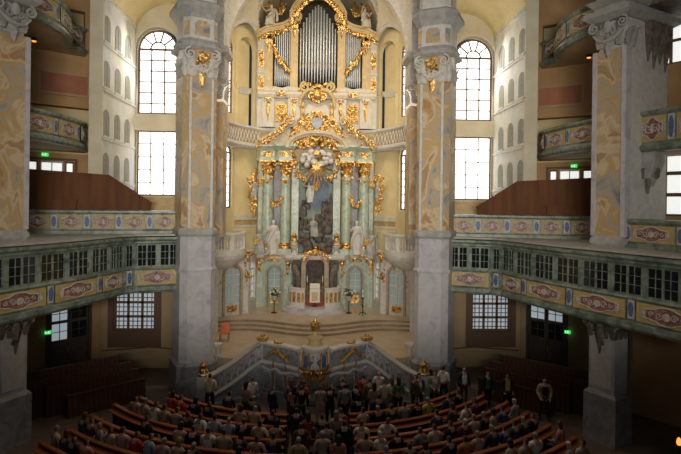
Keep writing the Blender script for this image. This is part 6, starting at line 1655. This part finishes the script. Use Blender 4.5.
# ================================================================== PEOPLE
TPL = {}
def template(key, pose, female=False):
    J, B = make_skel(pose, female); me, lab = skin_body(J, B, 1); face_detail(me, J)
    seated = pose.get('seated', False); dz = -.40 if seated else 0
    sk = Vector(J['skull'][0]); jw = Vector(J['jaw'][0])
    T = {}
    lean = pose.get('lean', 0)
    wz = .95+dz
    T['shirt'] = shell(me, lab, lambda l, c: (l in ('torso', 'uparm') and (c.z > wz-.02 or l == 'uparm')), .015, CL['white'], 'shirt')
    T['long'] = shell(me, lab, lambda l, c: (l in ('torso', 'uparm', 'forearm') and (c.z > wz-.04 or l != 'torso')), .017, CL['white'], 'shirt')
    T['jacket'] = shell(me, lab, lambda l, c: (l in ('torso', 'uparm', 'forearm') or (l == 'thigh' and c.z > wz-.17 and not seated)) and not (l == 'torso' and c.y > .04 and abs(c.x) < .062 and c.z > wz+.02), .026, CL['black'], 'jacket')
    T['trousers'] = shell(me, lab, lambda l, c: (l in ('thigh', 'shin') or (l == 'torso' and c.z < wz+.04)), .012, CL['black'], 'trousers')
    T['shoes'] = shell(me, lab, lambda l, c: l == 'foot' and c.z < .13, .010, M['shoe'], 'shoes')
    hk = lambda l, c: l in ('head', 'neck') and (c.z > sk.z+.025 and (c.y < sk.y+.065 or c.z > sk.z+.06) or (c.y < sk.y-.015 and c.z > jw.z-.02))
    T['short_hair'] = shell(me, lab, hk, .014, HAIR['brown'], 'hair')
    m = MB(); m.ball((sk.x, sk.y-.035, sk.z+.02), (.098, .095, .10), 12, 8); m.ball((sk.x, sk.y-.075, sk.z-.09), (.095, .055, .13), 12, 8); m.ball((sk.x, sk.y-.08, sk.z-.18), (.085, .045, .09), 10, 6)
    bmesh.ops.recalc_face_normals(m.bm, faces=m.bm.faces); h2 = bpy.data.meshes.new('hair'); m.bm.to_mesh(h2); m.bm.free(); h2.materials.append(HAIR['brown'])
    for p in h2.polygons: p.use_smooth = True
    T['long_hair'] = h2
    # the body under the clothes is drawn in slightly so that it never shows through
    for i, v in enumerate(me.vertices): pass
    me.materials.append(SK['pale']); me.materials.append(M['eye']); add_eyes(me, J)
    for p in me.polygons: p.use_smooth = True
    me.name = 'body'; T['body'] = me
    TPL[key] = T
template('stand', dict())
template('stand_wide', dict(stance=.06, Lel=(-.27, -.02, 1.13), Rel=(.27, -.02, 1.13), Lwr=(-.2, .18, .98), Rwr=(.2, .18, .98)))
template('stand_f', dict(Lel=(-.21, -.04, 1.12), Rel=(.21, -.04, 1.12), Lwr=(-.15, .2, 1.02), Rwr=(.12, .22, 1.06)), True)
template('photo', dict(Lel=(-.25, .17, 1.26), Rel=(.25, .17, 1.26), Lwr=(-.1, .3, 1.5), Rwr=(.1, .3, 1.5), lean=-.03))
template('point', dict(Lel=(-.23, -.03, 1.12), Lwr=(-.2, .1, .9), Rel=(.25, .16, 1.58), Rwr=(.30, .25, 1.85)), True)
template('walk', dict(step=.14, Lel=(-.25, -.1, 1.13), Lwr=(-.24, .08, .93), Rel=(.25, .03, 1.12), Rwr=(.22, .22, .98), lean=.05))
template('sit', dict(seated=True, lean=.04, Lel=(-.25, .06, 1.15), Rel=(.25, .06, 1.15), Lwr=(-.13, .3, 1.02), Rwr=(.13, .3, 1.02)))
template('sit_f', dict(seated=True, lean=.12, head=(.02, .02), Lel=(-.21, .07, 1.14), Rel=(.21, .07, 1.14), Lwr=(-.09, .3, 1.04), Rwr=(.1, .28, 1.04)), True)
template('sit_turn', dict(seated=True, lean=-.05, head=(.05, -.01), Lel=(-.27, .02, 1.15), Rel=(.33, -.05, 1.2), Lwr=(-.14, .28, 1.0), Rwr=(.42, .14, 1.1)))
def person(pose, loc, rz, k, label, top_, topc, hair='brown', legs='black', style='short_hair', skin='pale', group='people', under='white'):
    o = empty('person', loc, label, 'person', group, rz); o.scale = (k, k, k)
    def part(nm, key, mt):
        c = bpy.data.objects.new(nm, TPL[pose][key]); COL.objects.link(c); c.parent = o
        c.material_slots[0].link = 'OBJECT'; c.material_slots[0].material = mt
        return c
    part('body', 'body', SK[skin])
    part('jacket' if top_ == 'jacket' else 'shirt', top_, CL[topc])
    if top_ == 'jacket': part('shirt', 'shirt', CL[under])
    part('trousers', 'trousers', CL[legs]); part('shoes', 'shoes', M['shoe'])
    if style: part('hair', style, HAIR[hair])
    return o
# ---- standing: head pixel in the photograph, direction, clothes
ST = [
 (210, 378, 'stand_wide', 0, 'shirt', 'cream', 'black', 'black', 'standing person in pale yellow-green shirt and black trousers beside the left gilt urn'),
 (244, 387, 'stand_f', -.5, 'shirt', 'pink', 'black', 'brown', 'standing person in pale pink shirt below the left stair rail'),
 (252.5, 380, 'walk', .5, 'shirt', 'white', 'auburn', 'black', 'person in white shirt striding beside the one in pale pink'),
 (273, 388, 'stand', -.9, 'jacket', 'navy', 'auburn', 'black', 'standing person in navy jacket with reddish hair left of the pointing person'),
 (276.5, 399, 'stand_f', -.2, 'shirt', 'salmon', 'black', 'brown', 'dark-haired person in salmon top below the one in the navy jacket'),
 (285.5, 399, 'stand', .1, 'long', 'black', 'black', 'black', 'standing person all in black right of the salmon top'),
 (291.7, 385, 'point', -.1, 'long', 'mauve', 'auburn', 'maroon', 'person in mauve top pointing one arm up at the balustrade'),
 (301.8, 384.5, 'stand_f', -.7, 'shirt', 'red', 'auburn', 'white', 'person in red top and white trousers right of the pointing arm'),
 (307.5, 392, 'stand', 0, 'shirt', 'beige', 'brown', 'beige', 'standing person in beige shirt and beige trousers below the gilt lectern'),
 (319.5, 394, 'photo', -.1, 'jacket', 'black', 'black', 'black', 'person in black jacket raising both hands to take a picture'),
 (332.5, 391, 'stand', .1, 'shirt', 'grey', 'black', 'black', 'standing person in grey shirt right of the black-jacketed photographer'),
 (343, 380, 'photo', 0, 'long', 'dark grey', 'auburn', 'black', 'tall person in dark grey with raised hands, right of the grey shirt'),
 (353.5, 387, 'stand', .3, 'long', 'navy', 'black', 'dark grey', 'standing person in navy top left of the beige top with the red sweater behind'),
 (359.3, 395, 'stand_f', .1, 'shirt', 'beige', 'black', 'dark grey', 'dark-haired person in beige top in front of the olive jacket'),
 (364, 378, 'stand', -.2, 'long', 'red', 'black', 'black', 'standing person in bright red sweater close to the balustrade right of the lectern'),
 (370.8, 383, 'stand', .2, 'jacket', 'olive', 'brown', 'black', 'standing person in olive brown jacket beside the red sweater'),
 (379, 373.5, 'stand_wide', PI-.3, 'shirt', 'white', None, 'white', 'bald person in white shirt facing the nave below the right stair rail'),
 (381.5, 386, 'stand', .2, 'shirt', 'cream', 'auburn', 'beige', 'person with auburn hair in cream shirt in front of the bald one'),
 (391.5, 381, 'stand_f', .5, 'long', 'cream', 'auburn', 'beige', 'standing person in long cream shirt right of the bald one'),
 (384, 398, 'stand_f', 0, 'shirt', 'green', 'black', 'black', 'standing black-haired person in green top before the front right pew'),
 (405.5, 382.5, 'stand', PI*.6, 'jacket', 'brown', 'brown', 'black', 'standing person in dark brown jacket left of the suited one facing us'),
 (418.5, 382.5, 'stand_f', PI, 'jacket', 'dark grey', 'brown', 'black', 'person in dark grey suit facing the nave beside the right stair rail'),
 (431.5, 364.5, 'stand', PI*.8, 'shirt', 'black', 'black', 'black', 'tall black-shirted person standing behind the right gilt urn'),
 (435.5, 373, 'stand_f', PI, 'jacket', 'sage', 'auburn', 'black', 'person in grey-green jacket facing the nave right of the right gilt urn'),
 (446, 370, 'walk', -.8, 'shirt', 'white', 'black', 'black', 'person in white shirt walking before the right chancel pier'),
 (467, 373, 'stand', PI+.1, 'jacket', 'navy', 'brown', 'maroon', 'person in open navy jacket over white shirt, right of the right chancel pier'),
 (491, 379, 'stand', PI+.3, 'jacket', 'black', 'black', 'black', 'person in black jacket over green shirt standing among ends of the right pews'),
 (508, 374.5, 'stand_wide', PI, 'jacket', 'black', 'brown', 'black', 'person in black jacket over yellow shirt facing the nave before the right stalls'),
 (549, 383.5, 'stand_wide', PI-.2, 'jacket', 'beige', 'black', 'black', 'person in pale beige jacket standing before the right stalls near the white pier'),
 # crowd in the centre aisle, front to back
 (296.5, 411, 'stand', 0, 'jacket', 'navy', 'black', 'navy', 'person in navy jacket standing at the left of the aisle crowd'),
 (308, 417, 'stand_f', .2, 'shirt', 'red', 'brown', 'black', 'person in red top in the left half of the aisle crowd'),
 (321, 419, 'stand', -.2, 'long', 'dark grey', 'black', 'black', 'person in dark grey top in the middle of the aisle crowd'),
 (333.5, 417.5, 'stand_f', .1, 'shirt', 'beige', 'blond', 'black', 'fair-haired person in beige top in the aisle crowd'),
 (340.5, 411, 'stand', 0, 'shirt', 'red', 'auburn', 'black', 'person in red shirt at the front right of the aisle crowd'),
 (301, 428, 'stand', .1, 'jacket', 'brown', 'brown', 'black', 'person in brown jacket in the left of the aisle crowd'),
 (312.5, 431, 'stand_f', .0, 'shirt', 'maroon', 'brown', 'black', 'person in maroon top in the centre of the aisle crowd'),
 (325, 428, 'stand', .2, 'shirt', 'grey', 'black', 'black', 'person in grey shirt in the centre of the aisle crowd'),
 (345.5, 425, 'stand', -.1, 'jacket', 'black', 'black', 'black', 'tall person in long black jacket at the right edge of the aisle crowd'),
 (298.5, 444, 'stand_f', 0, 'shirt', 'ochre', 'grey', 'black', 'grey-haired person in ochre shirt at the bottom left of the aisle crowd'),
 (321, 436, 'stand', .1, 'shirt', 'beige', 'grey', 'black', 'grey-haired person in beige shirt at the bottom of the aisle crowd'),
 (333, 438, 'stand_f', -.2, 'shirt', 'salmon', 'brown', 'black', 'brown-haired person in salmon shirt at the bottom right of the aisle crowd'),
]
UND = {508: 'yellow', 467: 'white', 491: 'green', 549: 'black', 418.5: 'white', 435.5: 'white'}
OVR = {467: (6.9, 24.2), 491: (7.85, 23.75), 508: (8.62, 23.35), 549: (9.95, 22.5), 431.5: (5.32, 24.72), 435.5: (5.36, 23.5), 446: (5.95, 24.2)}
placed = []
for (px, py, pose, rz, tp_, tc, hr, lg, lb) in ST:
    p = atZ(px, py, 1.63); x, y = OVR.get(px, (p.x, p.y))
    for _ in range(30):     # keep the standing people apart
        mv = False
        for (qx, qy) in placed:
            d = Vector((x-qx, y-qy))
            if d.length < .50: d = d.normalized() if d.length > 1e-4 else Vector((1, 0)); x += d.x*.05; y += d.y*.05; mv = True
        if not mv: break
    R = (Vector((x, y))-PC).length
    if R > 8.25 and px not in OVR:
        if y < 21.0 and -1.3 < x < 1.75 and py > 408: x = max(-.72, min(1.02, x))     # in the centre aisle
        elif R > 8.25:
            d = (Vector((x, y))-PC).normalized()*8.25; x, y = PC.x+d.x, PC.y+d.y       # in front of the first pew
            for (qx, qy) in placed:
                if (x-qx)**2+(y-qy)**2 < .2: d = Vector((x, y))-PC; d.rotate(Matrix.Rotation(.055, 2)); x, y = PC.x+d.x, PC.y+d.y
    placed.append((x, y)); k = random.Random(int(px*10)).uniform(1.0, 1.08)
    if px == 431.5: k = 1.05
    person(pose, (x, y, 0), rz, k, lb, tp_, tc, hr or 'grey', lg, None if hr is None else ('long_hair' if pose in ('stand_f', 'point') and hr != 'grey' else 'short_hair'), 'pale' if px % 2 else 'tan', 'people standing in the nave', UND.get(px, 'dark grey'))
# ---- seated: head pixel, garment colour, hair
SE = [(365.5, 414, 'beige', 'black'), (378, 411.5, 'black', 'grey'), (356, 425.5, 'white', 'brown'), (361, 436, 'beige', 'black'), (377.6, 437.5, 'white', 'white'), (389.5, 425, 'white', 'auburn'), (391, 436, 'black', 'black'), (385, 448, 'beige', 'grey'), (408, 447, 'dark grey', 'brown'),
 (426.4, 406, 'yellow', 'grey'), (455, 410, 'brown', 'auburn'), (470, 408, 'maroon', 'auburn'), (477, 411, 'white', 'brown'), (472.5, 424, 'beige', 'blond'), (479, 419, 'black', 'grey'), (492, 422, 'beige', 'brown'), (456.7, 426, 'maroon', 'white'), (414, 426, 'grey', 'black'), (429.5, 436, 'pale yellow', 'black'), (443, 438, 'black', 'black'), (471, 443, 'orange', 'black'), (482, 445, 'pink', 'grey'), (497, 434, 'navy', 'grey'),
 (515, 402.5, 'grey', 'white'), (561.5, 421.5, 'salmon', 'auburn'), (507, 432, 'blue', 'auburn'), (508, 445, 'beige', 'brown'), (541, 441, 'white', 'grey'), (530, 446, 'beige', 'brown'), (531, 416, 'black', 'auburn'), (574, 450, 'grey', 'white'), (583, 449, 'beige', 'brown'), (503, 415, 'blue', 'brown'), (435, 412, 'dark grey', 'black'), (406, 411, 'grey', 'brown'), (413, 407, 'black', 'black'), (396, 413, 'dark grey', 'brown'), (521, 428, 'dark grey', 'brown'), (448, 424, 'black', 'black'), (420, 446, 'brown', 'brown'),
 (145, 404, 'pink', 'black'), (163, 399, 'red', 'black'), (172.5, 402, 'red', 'brown'), (155.5, 407, 'beige', 'blond'), (162, 415, 'white', 'brown'), (170, 417, 'beige', 'brown'), (214.5, 422.5, 'white', 'black'), (228, 424, 'light blue', 'black'), (174, 434, 'pink', 'brown'), (153, 444, 'light blue', 'brown'), (166, 447, 'pink', 'grey'), (182, 448, 'beige', 'blond'), (225, 442, 'beige', 'brown'), (105, 427.5, 'cream', 'brown'), (118.5, 434, 'pink', 'brown'), (131, 441, 'red', 'brown'), (62, 434, 'beige', 'blond'), (75, 439, 'dark grey', 'auburn'), (92, 421, 'grey', 'grey'), (66, 412, 'maroon', 'auburn'), (76, 411, 'dark grey', 'auburn'),
 (238.5, 412, 'pink', 'auburn'), (246.5, 420, 'black', 'auburn'), (231, 422, 'light blue', 'grey'), (262.5, 428, 'pale yellow', 'black'), (277, 426, 'ochre', 'black'), (224, 441, 'white', 'brown'), (247, 437, 'dark grey', 'black'), (264, 440, 'pink', 'black'), (282, 441, 'dark grey', 'black'), (193, 447, 'black', 'grey'), (254, 411, 'beige', 'grey'), (270, 416, 'black', 'black'), (205, 408, 'black', 'black'), (186, 406, 'black', 'black'), (200, 422, 'dark grey', 'black'), (181, 418, 'grey', 'brown'), (140, 424, 'black', 'black'), (240, 449, 'black', 'black'), (211, 436, 'black', 'brown'), (88, 434, 'black', 'brown'), (78, 447, 'salmon', 'brown')]
seats = {}
for (px, py, tc, hr) in SE:
    p = atZ(px, py, 1.27); d = Vector((p.x, p.y))-PC; R = d.length+.22
    i = max(0, min(7, round((R-9.0)/1.12))); s = 1 if d.x > 0 else -1
    t = atan2(abs(d.x), -d.y); Rr = ROWS[i]-.24
    tmin = asin((1.35 if s > 0 else 1.05)/ROWS[i])+.38/Rr; tmax = row_limit(ROWS[i])-.36/Rr
    seats.setdefault((i, s), []).append([min(tmax, max(tmin, t)), tc, hr])
rng = random.Random(4)
FILL = ['black', 'dark grey', 'brown', 'navy', 'black', 'dark grey', 'olive', 'maroon']
for (i, s) in [(a, b) for a in range(8) for b in (-1, 1)]:
    L = seats.setdefault((i, s), []); Rr = ROWS[i]-.24
    tmin = asin((1.35 if s > 0 else 1.05)/ROWS[i])+.38/Rr; tmax = row_limit(ROWS[i])-.36/Rr
    L.sort(key=lambda q: q[0]); step = .58/Rr
    for k in range(1, len(L)): L[k][0] = max(L[k][0], L[k-1][0]+step)
    if L and L[-1][0] > tmax:
        L[-1][0] = tmax
        for k in range(len(L)-2, -1, -1): L[k][0] = min(L[k][0], L[k+1][0]-step)
    L[:] = [q for q in L if q[0] >= tmin-1e-6]
    # dark-clothed neighbours, hard to make out in the photograph
    for _ in range((2, 3, 3, 3, 3, 2, 1, 0)[i]):
        t = rng.uniform(tmin, min(tmax, radians(40)))
        if all(abs(q[0]-t) > step*1.02 for q in L): L.append([t, rng.choice(FILL), rng.choice(['black', 'brown', 'black', 'grey'])])
    L.sort(key=lambda q: q[0])
    for k, (t, tc, hr) in enumerate(L):
        x, y = s*Rr*sin(t), PC.y-Rr*cos(t); d = PC-Vector((x, y)); rz = atan2(-d.x, d.y)
        sd = int(px*7)+i*31+k*17+(5 if s > 0 else 0); r2 = random.Random(sd)
        pose = r2.choice(['sit', 'sit_f', 'sit', 'sit_turn', 'sit_f'])
        lb = 'seated person in %s top, %s from aisle, %s %s pew from front' % (tc, ORD[k], ORD[i], SIDE[s])
        person(pose, (x, y, 0), rz+r2.uniform(-.25, .25), r2.uniform(1.06, 1.14), lb, r2.choice(['shirt', 'long']) if tc not in ('black', 'navy', 'brown') else 'jacket', tc, hr, r2.choice(['black', 'dark grey', 'navy', 'brown']),
               'long_hair' if pose == 'sit_f' and hr not in ('white', 'grey') and r2.random() < .7 else 'short_hair', r2.choice(['pale', 'tan']), 'people seated in the pews')
# small lit lamp at the right edge of the nave
p = atY(679, 441.5, 17.2)
o = empty('standing_lamp', (p.x, p.y, 0), 'small glowing orange lamp at the lower right edge', 'lamp')
m = MB(); m.lathe((p.x, p.y, 0), [(.16, 0), (.16, .03), (.025, .06), (.025, p.z-.14), (.06, p.z-.12)], 12); m.build('stand', M['iron'], o, smooth=True)
m = MB(); m.lathe((p.x, p.y, p.z-.12), [(.05, 0), (.08, .08), (.06, .2), (.01, .26)], 12); m.build('bulb', M['lamp_glow'], o, smooth=True)
# gallery on which the photograph was taken, unseen slab added to keep the rear fill off the pews
m = MB(); m.prism([(-16, -6), (16, -6), (12.6, 3.4), (8, 3.2), (0, 3.1), (-8, 3.2), (-12.6, 3.4)], 7.2, 7.45); struct('ceiling_rear', m, M['tan_wall'])
# ================================================================== LIGHT AND CAMERA
def area(name, loc, target, size, power, col, sy=None):
    l = bpy.data.lights.new(name, 'AREA'); l.energy = power; l.color = col; l.size = size
    if sy: l.shape = 'RECTANGLE'; l.size_y = sy
    o = bpy.data.objects.new(name, l); COL.objects.link(o); o.location = loc
    o.rotation_euler = (Vector(target)-Vector(loc)).to_track_quat('-Z', 'Y').to_euler()
    return o
area('choir_lamps', (0, 28.6, 21.2), (0, 36.8, 8.5), 5, 500, (1, .84, .62), 1.2)
for s in (-1, 1):
    area('choir_daylight', (s*5.6, 30.2, 16), (-s*2.5, 36.5, 8), 2.2, 130, (1, .93, .82), 5)
    area('bay_daylight', (s*9.1, 30.6, 17), (s*9.6, 26, 14), 1.8, 115, (1, .96, .9), 4)
area('dome_daylight', (0, 13, 31), (0, 15.5, 0), 9, 520, (1, .90, .76))
rl = area('rear_fill_light', (0, -7, 9.9), (0, 26, 12.5), 10, 930, (1, .93, .82), 1.7); rl.data.spread = radians(62)  # added fill light behind the camera, kept low so the pews stay dark
w = bpy.data.worlds.new('daylight'); S.world = w; w.use_nodes = True
bg = w.node_tree.nodes['Background']; bg.inputs['Color'].default_value = (.75, .82, .95, 1); bg.inputs['Strength'].default_value = .035
cd = bpy.data.cameras.new('camera'); cam = bpy.data.objects.new('camera', cd); COL.objects.link(cam)
cd.sensor_width = 36; cd.lens = 36*FOC/681; cd.shift_x = 0; cd.shift_y = -(227-CY)/681; cd.clip_end = 200
cam.matrix_world = Matrix.Translation(CAM) @ Matrix((R_, U_, -f_)).transposed().to_4x4()
S.camera = cam
S.view_settings.view_transform = 'Standard'; S.view_settings.look = 'None'; S.view_settings.gamma = 1; S.view_settings.exposure = 0; S.view_settings.use_curve_mapping = False
S.cycles.use_denoising = True; S.cycles.max_bounces = 6; S.cycles.diffuse_bounces = 3; S.cycles.glossy_bounces = 3
S.cycles.sample_clamp_indirect = 4
